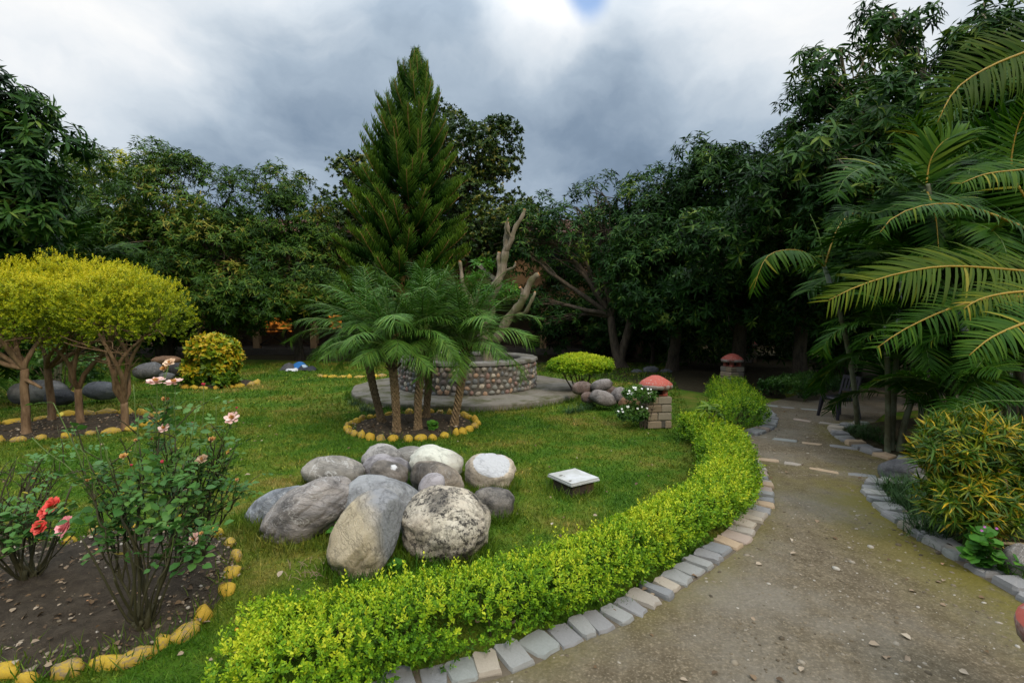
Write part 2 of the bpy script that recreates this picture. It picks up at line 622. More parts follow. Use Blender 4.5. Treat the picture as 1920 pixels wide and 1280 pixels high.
# ------------------------------------------------------------------ layout lines on the ground
def ground_line(px):
    return np.array([P(x, y)[:2] for x, y in px])


EDGE_L = smooth_poly(np.concatenate([[[-1.75, 1.45], [-1.2, 1.75]], ground_line(
    [(770, 1288), (925, 1250), (990, 1225), (1040, 1200), (1090, 1183), (1160, 1152), (1250, 1100), (1340, 1040), (1390, 997),
     (1418, 962), (1428, 935), (1428, 908), (1421, 885), (1410, 866)])]), 8)
EDGE_L2 = smooth_poly(ground_line([(1388, 819), (1418, 812), (1438, 802), (1446, 792), (1440, 780), (1428, 768)]), 8)
EDGE_R = smooth_poly(ground_line([(2010, 1165), (1925, 1118), (1850, 1075), (1800, 1045), (1750, 1015), (1700, 983), (1665, 955), (1642, 930), (1640, 915), (1652, 908), (1690, 906)]), 8)
EDGE_R2 = smooth_poly(ground_line([(1720, 868), (1690, 864), (1650, 855), (1610, 838), (1580, 820), (1568, 809), (1580, 802), (1620, 796)]), 8)
PATH = np.concatenate([[[-3.0, -4.0], [-3.0, 0.6]], EDGE_L, ground_line([(1399, 850), (1392, 830)]), EDGE_L2,
                       ground_line([(1432, 758), (1470, 748), (1505, 738), (1530, 728)]), [[9.5, 11.2], [9.5, 9.4]],
                       ground_line([(1660, 775), (1640, 792)]), EDGE_R2[::-1], [[7.5, 5.6], [7.5, 5.05]], EDGE_R[::-1][0:1], EDGE_R[::-1],
                       [[4.5, 2.0], [6.5, -4.0]]])


def circle(cx, cy, rx, ry=None, n=40, wob=0.0, seed=1):
    a = np.linspace(0, 2 * np.pi, n, endpoint=False)
    r = 1 + wob * (vnoise(np.cos(a) * 2 + 9, np.sin(a) * 2 + 9, 1.0, seed) - 0.5)
    return np.stack([cx + np.cos(a) * rx * r, cy + np.sin(a) * (ry or rx) * r], 1)


PALM_C = (-1.42, 7.32)
BED_PALM = circle(*PALM_C, 0.87)
ROSE_LINE = ground_line([(-60, 1262), (12, 1264), (62, 1276), (125, 1258), (190, 1252), (255, 1238), (305, 1210), (352, 1192), (386, 1158), (423, 1112), (437, 1078),
                         (442, 1048), (432, 1024), (405, 1004), (360, 992), (300, 990), (240, 994), (180, 1004), (122, 1020), (60, 1010), (-20, 1000)])
BED_ROSE = np.concatenate([smooth_poly(ROSE_LINE, 5), [[-5.2, 3.5], [-4.2, 2.25]]])
LEFT_LINE_B = ground_line([(-60, 800), (-20, 797), (28, 795), (62, 790), (98, 784), (140, 780), (185, 777), (212, 776), (245, 776), (275, 778), (300, 784)])
LEFT_LINE_F = ground_line([(-60, 835), (0, 828), (30, 827), (62, 824), (100, 822), (140, 818), (180, 815), (220, 811), (262, 802), (296, 792)])
BED_LEFT = np.concatenate([LEFT_LINE_B, LEFT_LINE_F[::-1]])
WELL_C = (-0.92, 10.66)
BED_CROTON = circle(-6.6, 11.6, 0.72)
BED_R1 = np.concatenate([EDGE_R, [[8.0, 4.95], [8.0, 1.2]]])
BED_R2 = np.concatenate([EDGE_R2, [[9.5, 9.2], [9.5, 5.75]]])


# ------------------------------------------------------------------ ground, path, beds
def grass_colour(t, v):
    a = noise_tex(t, v, 0.75, 5, 0.6)
    c = noise_tex(t, v, 3.4, 5, 0.65)
    f = mth(t, 'ADD', mth(t, 'MULTIPLY', a, 0.65), mth(t, 'MULTIPLY', c, 0.35))
    return ramp(t, f, [(0.36, (.028, .090, .005)), (0.455, (.060, .138, .008)), (0.53, (.112, .158, .014)), (0.605, (.18, .168, .032)), (0.68, (.24, .185, .055))])


def mat_lawn():
    m, t, b, out = new_mat('lawn_ground')
    v = posco(t)
    col = grass_colour(t, v)
    n = noise_tex(t, v, 60, 4, 0.7)
    col = mixc(t, mth(t, 'MULTIPLY', ramp(t, n, [(0.35, (1, 1, 1)), (0.6, (0, 0, 0))]), 0.55), col, (.035, .035, .012))
    put(t, b, 'Base Color', col)
    put(t, b, 'Roughness', 0.95)
    put(t, b, 'Specular IOR Level', 0.1)
    bump(t, b, n, 0.8, 0.02)
    return m


def mat_blade():
    m, t, b, out = new_mat('grass_blade')
    v = posco(t)
    col = grass_colour(t, v)
    a = N(t, 'ShaderNodeAttribute', attribute_name='rnd').outputs['Fac']
    col = mixc(t, 1.0, col, ramp(t, a, [(0, (.40, .55, .4)), (.4, (.85, .95, .8)), (.75, (1.5, 1.45, 1.2)), (1, (3.0, 2.1, 3.0))]), 'MULTIPLY')
    put(t, b, 'Base Color', col)
    put(t, b, 'Roughness', 0.6)
    put(t, b, 'Specular IOR Level', 0.25)
    tr = N(t, 'ShaderNodeBsdfTranslucent')
    t.links.new(col, tr.inputs['Color'])
    mx = N(t, 'ShaderNodeMixShader')
    mx.inputs[0].default_value = 0.25
    t.links.new(b.outputs[0], mx.inputs[1])
    t.links.new(tr.outputs[0], mx.inputs[2])
    t.links.new(mx.outputs[0], out.inputs['Surface'])
    return m


def mat_path():
    m, t, b, out = new_mat('path_earth')
    v = posco(t)
    n1 = noise_tex(t, v, 1.3, 6, 0.6)
    n2 = noise_tex(t, v, 9, 7, 0.7)
    n3 = noise_tex(t, v, 70, 5, 0.7)
    col = mixc(t, ramp(t, n2, [(0.3, (0, 0, 0)), (0.7, (1, 1, 1))]), (.078, .061, .037), (.16, .13, .086))
    col = mixc(t, ramp(t, n3, [(0.52, (0, 0, 0)), (0.7, (1, 1, 1))]), col, (.27, .22, .15))
    col = mixc(t, mth(t, 'MULTIPLY', ramp(t, n3, [(0.3, (1, 1, 1)), (0.45, (0, 0, 0))]), 0.6), col, (.05, .036, .02))
    # grey concrete showing through near the bottom of the walk, moss along its sides
    grey = ramp(t, noise_tex(t, v, 1.1, 6, 0.65), [(0.44, (0, 0, 0)), (0.62, (.8, .8, .8))])
    col = mixc(t, grey, col, mixc(t, n3, (.10, .088, .067), (.26, .23, .185)))
    a = N(t, 'ShaderNodeAttribute', attribute_name='rnd').outputs['Fac']
    mo = mth(t, 'MULTIPLY', a, ramp(t, mth(t, 'ADD', mth(t, 'MULTIPLY', n1, 0.7), mth(t, 'MULTIPLY', n2, 0.3)), [(0.36, (0, 0, 0)), (0.55, (1, 1, 1))]))
    col = mixc(t, mth(t, 'MULTIPLY', mo, 0.9), col, (.130, .112, .010))
    put(t, b, 'Base Color', col)
    put(t, b, 'Roughness', 0.92)
    put(t, b, 'Specular IOR Level', 0.15)
    vo = N(t, 'ShaderNodeTexVoronoi')
    vo.inputs['Scale'].default_value = 38
    t.links.new(v, vo.inputs['Vector'])
    h = mth(t, 'ADD', mth(t, 'MULTIPLY', n3, 0.8), mth(t, 'SUBTRACT', n2, mth(t, 'MULTIPLY', vo.outputs['Distance'], 0.5)))
    bump(t, b, h, 0.7, 0.02)
    return m


def mat_soil(name, c1, c2):
    m, t, b, out = new_mat(name)
    v = posco(t)
    n2 = noise_tex(t, v, 14, 7, 0.7)
    n3 = noise_tex(t, v, 80, 5, 0.7)
    col = mixc(t, ramp(t, n2, [(0.3, (0, 0, 0)), (0.7, (1, 1, 1))]), c1, c2)
    col = mixc(t, ramp(t, n3, [(0.6, (0, 0, 0)), (0.72, (.7, .7, .7))]), col, tuple(q * 2.1 for q in c2))
    put(t, b, 'Base Color', col)
    put(t, b, 'Roughness', 0.95)
    put(t, b, 'Specular IOR Level', 0.1)
    bump(t, b, mth(t, 'ADD', n2, mth(t, 'MULTIPLY', n3, 0.5)), 0.9, 0.03)
    return m


MAT['lawn'] = mat_lawn()
MAT['blade'] = mat_blade()
MAT['path'] = mat_path()
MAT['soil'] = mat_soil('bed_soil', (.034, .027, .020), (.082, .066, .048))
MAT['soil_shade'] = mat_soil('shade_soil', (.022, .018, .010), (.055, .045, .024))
MAT['mortar'] = plain_mat('mortar', (.105, .085, .06), 0.95, 0.35, 16, 0.6)
MAT['edging'] = stone_set_mat('edging_stone', [(0, (.27, .265, .265)), (.16, (.38, .335, .28)), (.30, (.24, .245, .25)), (.45, (.44, .375, .295)), (.58, (.31, .31, .295)),
                                               (.70, (.40, .31, .25)), (.80, (.29, .305, .285)), (.90, (.46, .335, .215))])
MAT['pebble'] = stone_set_mat('wall_pebble', [(0, (.23, .22, .20)), (.14, (.30, .18, .145)), (.28, (.36, .32, .26)), (.40, (.16, .17, .175)), (.54, (.27, .22, .19)),
                                              (.68, (.25, .25, .22)), (.80, (.44, .28, .18)), (.88, (.17, .135, .125)), (.95, (.52, .46, .36))])
MAT['yellow'] = stone_set_mat('yellow_painted_stone', [(0, (.52, .31, .010)), (.5, (.62, .41, .014)), (1, (.46, .30, .03))], 0.65, 7.0, (.25, .185, .10))


def flat_poly(name, poly, z, mat, attr=0.5):
    me = bpy.data.meshes.new(name)
    me.from_pydata([(float(x), float(y), z) for x, y in poly], [], [list(range(len(poly)))])
    at = me.attributes.new('rnd', 'FLOAT', 'POINT')
    at.data.foreach_set('value', np.full(len(poly), attr, np.float32))
    me.materials.append(mat)
    o = link(bpy.data.objects.new(name, me))
    o['kind'] = 'structure'
    return o


flat_poly('ground', [(-500, -300), (500, -300), (500, 900), (-500, 900)], 0.0, MAT['lawn'])


def dist_to_line(px, py, line):
    d = np.full(len(px), 1e9)
    for i in range(len(line) - 1):
        a, b = line[i], line[i + 1]
        ab = b - a
        L = np.dot(ab, ab) + 1e-12
        t = np.clip(((px - a[0]) * ab[0] + (py - a[1]) * ab[1]) / L, 0, 1)
        d = np.minimum(d, np.hypot(px - a[0] - t * ab[0], py - a[1] - t * ab[1]))
    return d


def fill_grid(name, poly, step, z, mat, hfun=None, afun=None, kind='structure'):
    """a sheet cut to an outline: grid cells inside plus the outline as a boundary, with small real relief"""
    import bmesh
    poly = np.asarray(poly)
    x0, y0 = poly.min(0)
    x1, y1 = poly.max(0)
    xs = np.arange(x0 - step, x1 + step, step)
    ys = np.arange(y0 - step, y1 + step, step)
    gx, gy = np.meshgrid(xs, ys)
    gx, gy = gx.ravel(), gy.ravel()
    ins = inside(poly, gx, gy) & (dist_to_line(gx, gy, np.concatenate([poly, poly[:1]])) > step * 0.4)
    px, py = gx[ins], gy[ins]
    from mathutils.geometry import delaunay_2d_cdt
    allp = np.concatenate([poly, np.stack([px, py], 1)])
    n = len(poly)
    vo, eo, fo, *_ = delaunay_2d_cdt([Vector((float(a), float(b))) for a, b in allp], [(i, (i + 1) % n) for i in range(n)], [list(range(n))], 1, 1e-5)
    V = np.array([[v.x, v.y] for v in vo])
    zz = np.full(len(V), z)
    if hfun is not None:
        zz = zz + hfun(V[:, 0], V[:, 1])
    at = afun(V[:, 0], V[:, 1]) if afun is not None else 0.5
    g = Geo()
    g.add(np.concatenate([V, zz[:, None]], 1), tris=[list(f) for f in fo if len(f) == 3], rnd=at)
    o = g.build(name, mat)
    o['kind'] = kind
    return o


def moss_amount(x, y):
    d = np.minimum(dist_to_line(x, y, EDGE_R), np.minimum(dist_to_line(x, y, EDGE_R2), dist_to_line(x, y, EDGE_L)))
    d2 = dist_to_line(x, y, EDGE_R)
    return np.clip(np.maximum(.75 - d / 0.35, 1.1 - d2 / 0.75) + 0.28 * np.clip((y - 4.6) / 1.5, 0, 1), 0, 1)


fill_grid('garden_path', PATH, 0.16, 0.004, MAT['path'], lambda x, y: 0.008 * vnoise(x, y, 2.5, 3), moss_amount)


def mound(poly, h, w=0.25, rough=0.03, seed=5):
    cl = np.concatenate([poly, poly[:1]])

    def f(x, y):
        d = dist_to_line(x, y, cl)
        return h * np.clip(d / w, 0, 1) + rough * (vnoise(x, y, 9, seed) - 0.3) * np.clip(d / 0.08, 0, 1) + rough * 0.6 * (vnoise(x, y, 27, seed + 1) - 0.5) * np.clip(d / 0.08, 0, 1)
    return f


fill_grid('rose_bed_soil', BED_ROSE, 0.045, 0.006, MAT['soil'], mound(BED_ROSE, 0.03, rough=0.045))
fill_grid('palm_bed_soil', BED_PALM, 0.06, 0.006, MAT['soil'], mound(BED_PALM, 0.04))
fill_grid('topiary_bed_soil', BED_LEFT, 0.08, 0.006, MAT['soil'], mound(BED_LEFT, 0.03))
fill_grid('croton_bed_soil', BED_CROTON, 0.12, 0.006, MAT['soil'], mound(BED_CROTON, 0.03))
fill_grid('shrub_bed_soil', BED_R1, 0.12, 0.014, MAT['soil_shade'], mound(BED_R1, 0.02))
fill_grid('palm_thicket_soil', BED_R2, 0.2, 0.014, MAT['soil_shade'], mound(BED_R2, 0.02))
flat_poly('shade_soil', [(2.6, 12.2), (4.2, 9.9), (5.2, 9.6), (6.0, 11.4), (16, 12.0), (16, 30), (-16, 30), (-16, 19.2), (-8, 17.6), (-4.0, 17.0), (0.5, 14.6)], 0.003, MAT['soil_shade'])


# ------------------------------------------------------------------ edging stones along the walk
def slab_mesh(i):
    r = np.random.default_rng(100 + i)
    k = 10
    xy = np.array([(-.5, -.40), (-.41, -.5), (0, -.5), (.41, -.5), (.5, -.40), (.5, .40), (.41, .5), (0, .5), (-.41, .5), (-.5, .40)]) + r.normal(0, .038, (10, 2))
    xy[:, 0] *= 1 + .16 * r.uniform(-1, 1) * xy[:, 1] * 2
    x, y = xy[:, 0], xy[:, 1]
    top = np.stack([x * 0.92, y * 0.92, 1 + r.normal(0, .07, k)], 1)
    mid = np.stack([x, y, np.full(k, .62) + r.normal(0, .08, k)], 1)
    bot = np.stack([x * 1.03, y * 1.03, np.full(k, -.6)], 1)
    V = np.concatenate([top, mid, bot, [[r.normal(0, .05), r.normal(0, .05), 1.06]]])
    T = [[j, (j + 1) % k, 3 * k] for j in range(k)]
    Q = [[k + j, k + (j + 1) % k, (j + 1) % k, j] for j in range(k)] + [[2 * k + j, 2 * k + (j + 1) % k, k + (j + 1) % k, k + j] for j in range(k)]
    g = Geo()
    g.add(V, tris=T, quads=Q)
    return g.mesh('edging_stone', MAT['edging'], smooth=False)


SLABS = [slab_mesh(i) for i in range(9)]


def edging(name, label, line, along, across, height, gap=0.03, mortar_w=0.2, strip=True):
    root = thing(name, label, 'stone edging', (line[0, 0], line[0, 1], 0))
    pts = resample(np.asarray(line), 0.02)
    if strip:
        tan = nrm(np.gradient(pts, axis=0))
        nor = np.stack([-tan[:, 1], tan[:, 0]], 1)
        w = mortar_w * 0.5
        sub = slice(None, None, 4)
        L, Rr = (pts + nor * w)[sub], (pts - nor * w)[sub]
        m = len(L)
        V = np.concatenate([np.c_[L, np.full(m, .004)], np.c_[L * .9 + Rr * .1, np.full(m, .012)], np.c_[L * .1 + Rr * .9, np.full(m, .012)], np.c_[Rr, np.full(m, .004)]])
        V[:, 2] += np.where(V[:, 2] > .01, 0.004 * rng.random(len(V)), 0)
        Q = [[k * m + j, (k + 1) * m + j, (k + 1) * m + j + 1, k * m + j + 1] for k in range(3) for j in range(m - 1)]
        g = Geo()
        g.add(V, quads=Q)
        g.build('mortar', MAT['mortar'], root)
    d = 0.0
    seg = np.concatenate([[0], np.cumsum(np.linalg.norm(np.diff(pts, axis=0), axis=1))])
    while d < seg[-1]:
        a = along * random.uniform(.68, 1.3)
        i = min(np.searchsorted(seg, d + a / 2), len(pts) - 2)
        p = pts[i]
        t = pts[min(i + 3, len(pts) - 1)] - pts[max(i - 3, 0)]
        ang = math.atan2(t[1], t[0]) + random.uniform(-.1, .1)
        M = Matrix.Translation((p[0] + random.uniform(-.01, .01), p[1] + random.uniform(-.01, .01), random.uniform(-.012, .004))) @ Matrix.Rotation(ang, 4, 'Z') @ Matrix.Rotation(random.uniform(-.06, .06), 4, 'X') \
            @ Matrix.Diagonal((a, across * random.uniform(.88, 1.1), height * random.uniform(.8, 1.2), 1))
        inst('stone', random.choice(SLABS), root, M)
        d += a + gap * random.uniform(.5, 1.7)
    return root


edging('path_edging', 'row of flat grey and pink stones edging the walk beside the yellow-green hedge', EDGE_L, 0.118, 0.175, 0.034, gap=.010, mortar_w=.185)
edging('path_edging', 'short curve of pale edging stones round the far hedge clump', EDGE_L2, 0.13, 0.2, 0.045)
edging('path_edging', 'row of grey slabs edging the walk beside the narrow-leaved croton bed', EDGE_R, 0.15, 0.19, 0.05)
edging('path_edging', 'curved row of pale stones around the palm thicket bed', EDGE_R2, 0.14, 0.19, 0.05)
for lbl, px in (('nearest row of flat stones set across the earth walk', [(1408, 861), (1470, 868), (1560, 885), (1645, 894)]),
                ('second row of flat stones across the walk, meeting the far hedge clump', [(1396, 817), (1500, 830), (1600, 842), (1655, 858)]),
                ('third row of thin stones across the walk in front of the dark chair', [(1440, 780), (1500, 788), (1560, 796), (1600, 798)]),
                ('farthest row of thin stones across the shaded walk', [(1432, 760), (1500, 767), (1560, 772)])):
    edging('stone_row', lbl, smooth_poly(ground_line(px), 8), 0.24, 0.11, 0.018, gap=0.07, strip=False)


# ------------------------------------------------------------------ yellow painted border stones
def half_stone(i, sub=2):
    V, F = ico(sub)
    r = np.random.default_rng(300 + i)
    off = Vector(r.uniform(-20, 20, 3))
    for k in range(len(V)):
        V[k] *= 1 + 0.34 * mnoise.noise(Vector(V[k]) * 1.1 + off) + 0.09 * mnoise.noise(Vector(V[k]) * 3.0 + off)
    c = V[F].mean(1)
    F = F[c[:, 2] > -0.45]
    g = Geo()
    g.add(V, tris=F)
    return g.mesh('border_stone', MAT['yellow'])


YST = [half_stone(i) for i in range(7)]
YST_S = [half_stone(20 + i, 1) for i in range(6)]


def yellow_border(name, label, pts, length, width, height, meshes, jitter=0.02):
    root = thing(name, label, 'stone border', (*pts[0], 0))
    for i, p in enumerate(pts):
        t = pts[min(i + 1, len(pts) - 1)] - pts[max(i - 1, 0)]
        ang = math.atan2(t[1], t[0]) + random.uniform(-.25, .25)
        L = length * random.uniform(.62, 1.3)
        M = Matrix.Translation((p[0] + random.uniform(-1, 1) * jitter, p[1] + random.uniform(-1, 1) * jitter, height * .3)) @ Matrix.Rotation(ang, 4, 'Z') @ Matrix.Rotation(random.uniform(-.15, .15), 4, 'Y') \
            @ Matrix.Diagonal((L, width * random.uniform(.8, 1.15), height * random.uniform(.75, 1.25), 1))
        inst('stone', random.choice(meshes), root, M)


yellow_border('painted_stone_border', 'loose row of worn yellow painted stones around the rose bed', ROSE_LINE, 0.076, 0.044, 0.045, YST)
a_ = np.linspace(0, 2 * np.pi, 34, endpoint=False)
yellow_border('painted_stone_border', 'ring of yellow painted stones around the short palms',
              np.stack([PALM_C[0] + .9 * np.cos(a_), PALM_C[1] + .9 * np.sin(a_)], 1), 0.072, 0.06, 0.062, YST, 0.02)
yellow_border('painted_stone_border', 'row of yellow stones behind the trunks of the golden topiary trees', resample(LEFT_LINE_B, .27), 0.125, 0.09, 0.075, YST, 0.03)
yellow_border('painted_stone_border', 'low row of yellow stones in front of the golden topiary trunks', resample(LEFT_LINE_F, .24), 0.09, 0.07, 0.055, YST, 0.03)
a_ = np.linspace(-2.9, .4, 11)
yellow_border('painted_stone_border', 'small arc of yellow stones under the yellow croton bush', np.stack([-6.6 + .75 * np.cos(a_), 11.6 + .75 * np.sin(a_)], 1), 0.11, 0.08, 0.07, YST_S, 0.03)
a_ = np.linspace(-2.6, -.5, 9)
yellow_border('painted_stone_border', 'short line of yellow stones on the lawn left of the round platform', np.stack([-4.1 + .9 * np.cos(a_), 13.3 + .5 * np.sin(a_)], 1), 0.12, 0.08, 0.06, YST_S, 0.03)
yellow_border('painted_stone_border', 'line of yellow stones behind the grey rocks at far left', resample(ground_line([(-20, 742), (60, 741), (120, 738), (180, 737)]), .5), 0.18, 0.1, 0.08, YST_S, 0.05)


# ------------------------------------------------------------------ round cobbled well on its platform
def disc_slab(g, cx, cy, r_out, z0, z1, n=96, r_in=0.0, rough=0.0, seed=2, mi=0):
    a = np.linspace(0, 2 * np.pi, n, endpoint=False)
    w = 1 + rough * (vnoise(np.cos(a) * 3 + 7, np.sin(a) * 3 + 7, 2.0, seed) - .5)
    ro, V = r_out * w, []
    rings = [(ro, z0), (ro, z1 - .02), (ro - .02, z1)]
    if r_in > 0:
        rings += [(np.full(n, r_in + .02), z1), (np.full(n, r_in), z1 - .02), (np.full(n, r_in), z0)]
    else:
        rings += [(ro * .66, z1 + .003), (ro * .33, z1 - .002), (ro * .02, z1)]
    for r_, z_ in rings:
        zz = z_ + (rough * .12 * (vnoise(np.cos(a) * 5 + z_ * 9, np.sin(a) * 5, 3.0, seed + 3) - .5) if z_ >= z1 - .021 else 0)
        V.append(np.stack([cx + np.cos(a) * r_, cy + np.sin(a) * r_, np.broadcast_to(zz, (n,))], 1))
    Q = [[k * n + j, k * n + (j + 1) % n, (k + 1) * n + (j + 1) % n, (k + 1) * n + j] for k in range(len(rings) - 1) for j in range(n)]
    g.add(np.concatenate(V), quads=Q, mi=mi)


MAT['platform'] = plain_mat('mossy_concrete', (.155, .14, .115), 0.92, 0.4, 6, 0.6, dirt=(.055, .055, .018))
MAT['rim'] = plain_mat('rim_cement', (.16, .15, .135), 0.9, 0.35, 9, 0.5, dirt=(.07, .065, .04))
MAT['dark_mortar'] = plain_mat('wall_mortar', (.10, .09, .075), 0.95, 0.35, 12, 0.5)
WX, WY = WELL_C
plat = thing('round_platform', 'low round mossy concrete platform under the cobbled well', 'platform', (WX, WY, 0))
g = Geo()
disc_slab(g, WX, WY, 2.36, -.02, 0.11, rough=.035)
g.build('slab', MAT['platform'], plat)
g = Geo()
disc_slab(g, WX, WY, 1.78, 0.08, 0.114, rough=.02, seed=8)
g.build('inner_ring', MAT['platform'], plat)
well = thing('cobbled_well', 'round well wall faced with rounded river cobbles', 'well', (WX, WY, 0.11))
RW, WZ0, WZ1 = 1.40, 0.112, 0.70
g = Geo()
disc_slab(g, WX, WY, RW, WZ0, WZ1 - .03, r_in=1.12)
g.build('wall', MAT['dark_mortar'], well)
g = Geo()
disc_slab(g, WX, WY, RW + .035, WZ1 - .045, WZ1 + .02, r_in=1.10, rough=.03)
g.build('rim', MAT['rim'], well)


def cobble(i):
    V, F = ico(1)
    r = np.random.default_rng(500 + i)
    V *= 1 + r.normal(0, .07, (len(V), 1))
    F = F[V[F].mean(1)[:, 1] < 0.12]
    used = np.unique(F)
    mp = -np.ones(len(V), int)
    mp[used] = np.arange(len(used))
    g = Geo()
    g.add(V[used], tris=mp[F])
    return g.mesh('cobble', MAT['pebble'])


COB = [cobble(i) for i in range(9)]
rest = Geo()
cobs = []
zc = WZ0 + .05
row = 0
while zc < WZ1 - .06:
    ang = random.random()
    end = ang + 2 * math.pi
    hgt = random.uniform(.10, .125)
    while ang < end - .03:
        wid = random.uniform(.065, .13)
        cobs.append((ang + wid / 2 / RW, zc + random.uniform(-.026, .026), wid, hgt * random.uniform(.66, 1.12)))
        ang += (wid + .014) / RW
    zc += hgt * .92
    row += 1
toc = math.atan2(-WY, -WX)
cobs.sort(key=lambda c: abs((c[0] - toc + math.pi) % (2 * math.pi) - math.pi))
for i, (ang, z_, wid, hh) in enumerate(cobs):
    M = Matrix.Translation((WX + math.cos(ang) * (RW - .004), WY + math.sin(ang) * (RW - .004), z_)) @ Matrix.Rotation(ang + math.pi / 2, 4, 'Z') @ Matrix.Rotation(random.uniform(-.5, .5), 4, 'Y') \
        @ Matrix.Diagonal((wid * .52, random.uniform(.035, .055), hh * .52, 1))
    if i < 295:
        inst('cobble', random.choice(COB), well, M)
    else:
        V, F = ico(1)
        V4 = np.c_[V, np.ones(len(V))] @ np.array(M).T
        rest.add(V4[:, :3], tris=F)
rest.build('rear_cobbles', MAT['pebble'], well, kind='stuff')


# ------------------------------------------------------------------ house behind the trees
def boxg(g, c, s, mi=0, rz=0.0, ry=0.0, rx=0.0):
    c = np.asarray(c, float)
    s = np.asarray(s, float) / 2
    V = np.array([[x, y, z] for x in (-1, 1) for y in (-1, 1) for z in (-1, 1)], float) * s
    M = np.array((Matrix.Rotation(rz, 3, 'Z') @ Matrix.Rotation(ry, 3, 'Y') @ Matrix.Rotation(rx, 3, 'X')))
    V = V @ M.T + c
    Q = [[0, 1, 3, 2], [4, 6, 7, 5], [0, 4, 5, 1], [2, 3, 7, 6], [0, 2, 6, 4], [1, 5, 7, 3]]
    g.add(V, quads=Q, mi=mi)


MAT['ochre'] = plain_mat('ochre_wall', (.30, .185, .105), 0.85, 0.15, 3, 0.2, dirt=(.20, .13, .08))
MAT['post'] = plain_mat('ochre_post', (.36, .225, .12), 0.8, 0.12, 4, 0.2)
MAT['darkwood'] = plain_mat('dark_wood', (.035, .022, .015), 0.6, 0.3, 12, 0.3)
MAT['plinth'] = plain_mat('plinth_stone', (.10, .085, .07), 0.9, 0.4, 6, 0.6)
MAT['roof'] = plain_mat('roof_tile', (.17, .075, .05), 0.8, 0.3, 5, 0.4, dirt=(.10, .06, .05))
MAT['fascia'] = plain_mat('fascia', (.42, .39, .36), 0.8, 0.1, 4, 0.1)
MAT['glass'] = plain_mat('dark_glass', (.012, .013, .015), 0.12, 0.1, 4, 0.0, spec=0.6)


def mat_reflection():  # sunset reflection in window glass, put in as mottled orange emission
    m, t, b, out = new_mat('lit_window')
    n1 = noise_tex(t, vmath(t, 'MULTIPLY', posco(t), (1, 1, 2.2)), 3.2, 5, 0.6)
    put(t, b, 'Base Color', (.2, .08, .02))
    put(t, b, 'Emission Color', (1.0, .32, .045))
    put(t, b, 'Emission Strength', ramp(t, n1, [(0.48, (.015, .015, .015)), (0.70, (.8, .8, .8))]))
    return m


MAT['lit'] = mat_reflection()
HY = 20.0
house = thing('house', 'two-storey ochre house with X-braced veranda railings half hidden behind the trees', 'house', (-3.5, HY, 0))
XL, XR = -14.4, 6.6
g = Geo(); boxg(g, ((XL + XR) / 2, HY + 4.0, .13), (XR - XL, 8.4, .26)); g.build('plinth', MAT['plinth'], house)
# plinth facing stones
pg = []
for k in range(3):
    x = XL + random.random() * .3
    while x < XR - .2:
        w = random.uniform(.3, .6)
        pg.append((x + w / 2, .05 + k * .085, w))
        x += w + .02
facing = Geo()
for x, z_, w in pg:
    boxg(facing, (x, HY - .215, z_), (w, .03, .072))
f_ = facing.build('facing_stones', MAT['plinth'], house, smooth=False)
f_['kind'] = 'stuff'
g = Geo(); boxg(g, ((XL + XR) / 2, HY + 2.6, 1.3), (XR - XL - .2, .2, 2.08)); g.build('ground_floor_wall', MAT['ochre'], house, smooth=False)
g = Geo(); boxg(g, ((XL + XR) / 2, HY + .05, 2.28), (XR - XL, .26, .30)); g.build('header_beam', MAT['ochre'], house, smooth=False)
g = Geo(); boxg(g, ((XL + XR) / 2, HY + 1.3, 2.40), (XR - XL, 2.5, .06)); g.build('veranda_ceiling', MAT['darkwood'], house, smooth=False)
g = Geo(); boxg(g, ((XL + XR) / 2, HY + .18, 3.58), (XR - XL - .1, .2, 2.28)); g.build('upper_wall', MAT['ochre'], house, smooth=False)
for s_ in (XL + .15, XR - .15):
    g = Geo(); boxg(g, (s_, HY + 4.1, 2.5), (.2, 7.6, 4.5)); g.build('side_wall', MAT['ochre'], house, smooth=False)
PX = [1.21 + 2.234 * k for k in range(-6, 3)]
for x in PX:
    g = Geo(); boxg(g, (x, HY, 1.2), (.24, .24, 1.88)); g.build('post', MAT['post'], house, smooth=False)
for k in range(len(PX) - 1):
    for h in range(2):
        a0 = PX[k] + .12 + h * (2.234 - .24) / 2
        a1 = a0 + (2.234 - .24) / 2
        g = Geo()
        boxg(g, ((a0 + a1) / 2, HY, .98), (a1 - a0 - .004, .07, .06))
        boxg(g, ((a0 + a1) / 2, HY, .38), (a1 - a0 - .004, .05, .05))
        if h == 0:
            boxg(g, (a1, HY, .63), (.06, .06, .74))
        L = math.hypot(a1 - a0, .56)
        t_ = math.atan2(.56, a1 - a0)
        boxg(g, ((a0 + a1) / 2, HY + .012, .68), (L, .03, .045), ry=t_)
        boxg(g, ((a0 + a1) / 2, HY - .022, .68), (L, .03, .045), ry=-t_)
        g.build('railing_panel', MAT['darkwood'], house, smooth=False)
for k, x in enumerate([-12.4, -7.6, -3.0, 2.0, 4.6]):
    w = thing  # windows upstairs are parts of the house
    fr = Geo()
    for dx, dz, sx, sz in ((-.62, 0, .08, 1.3), (.62, 0, .08, 1.3), (0, .63, 1.32, .08), (0, -.63, 1.32, .08), (0, 0, .05, 1.2)):
        boxg(fr, (x + dx, HY + .06, 3.45 + dz), (sx, .06, sz))
    fo = fr.build('window', MAT['darkwood'], house, smooth=False)
    pn = Geo(); boxg(pn, (x, HY + .075, 3.45), (1.16, .02, 1.18)); pn.build('pane', MAT['glass'], fo, smooth=False)
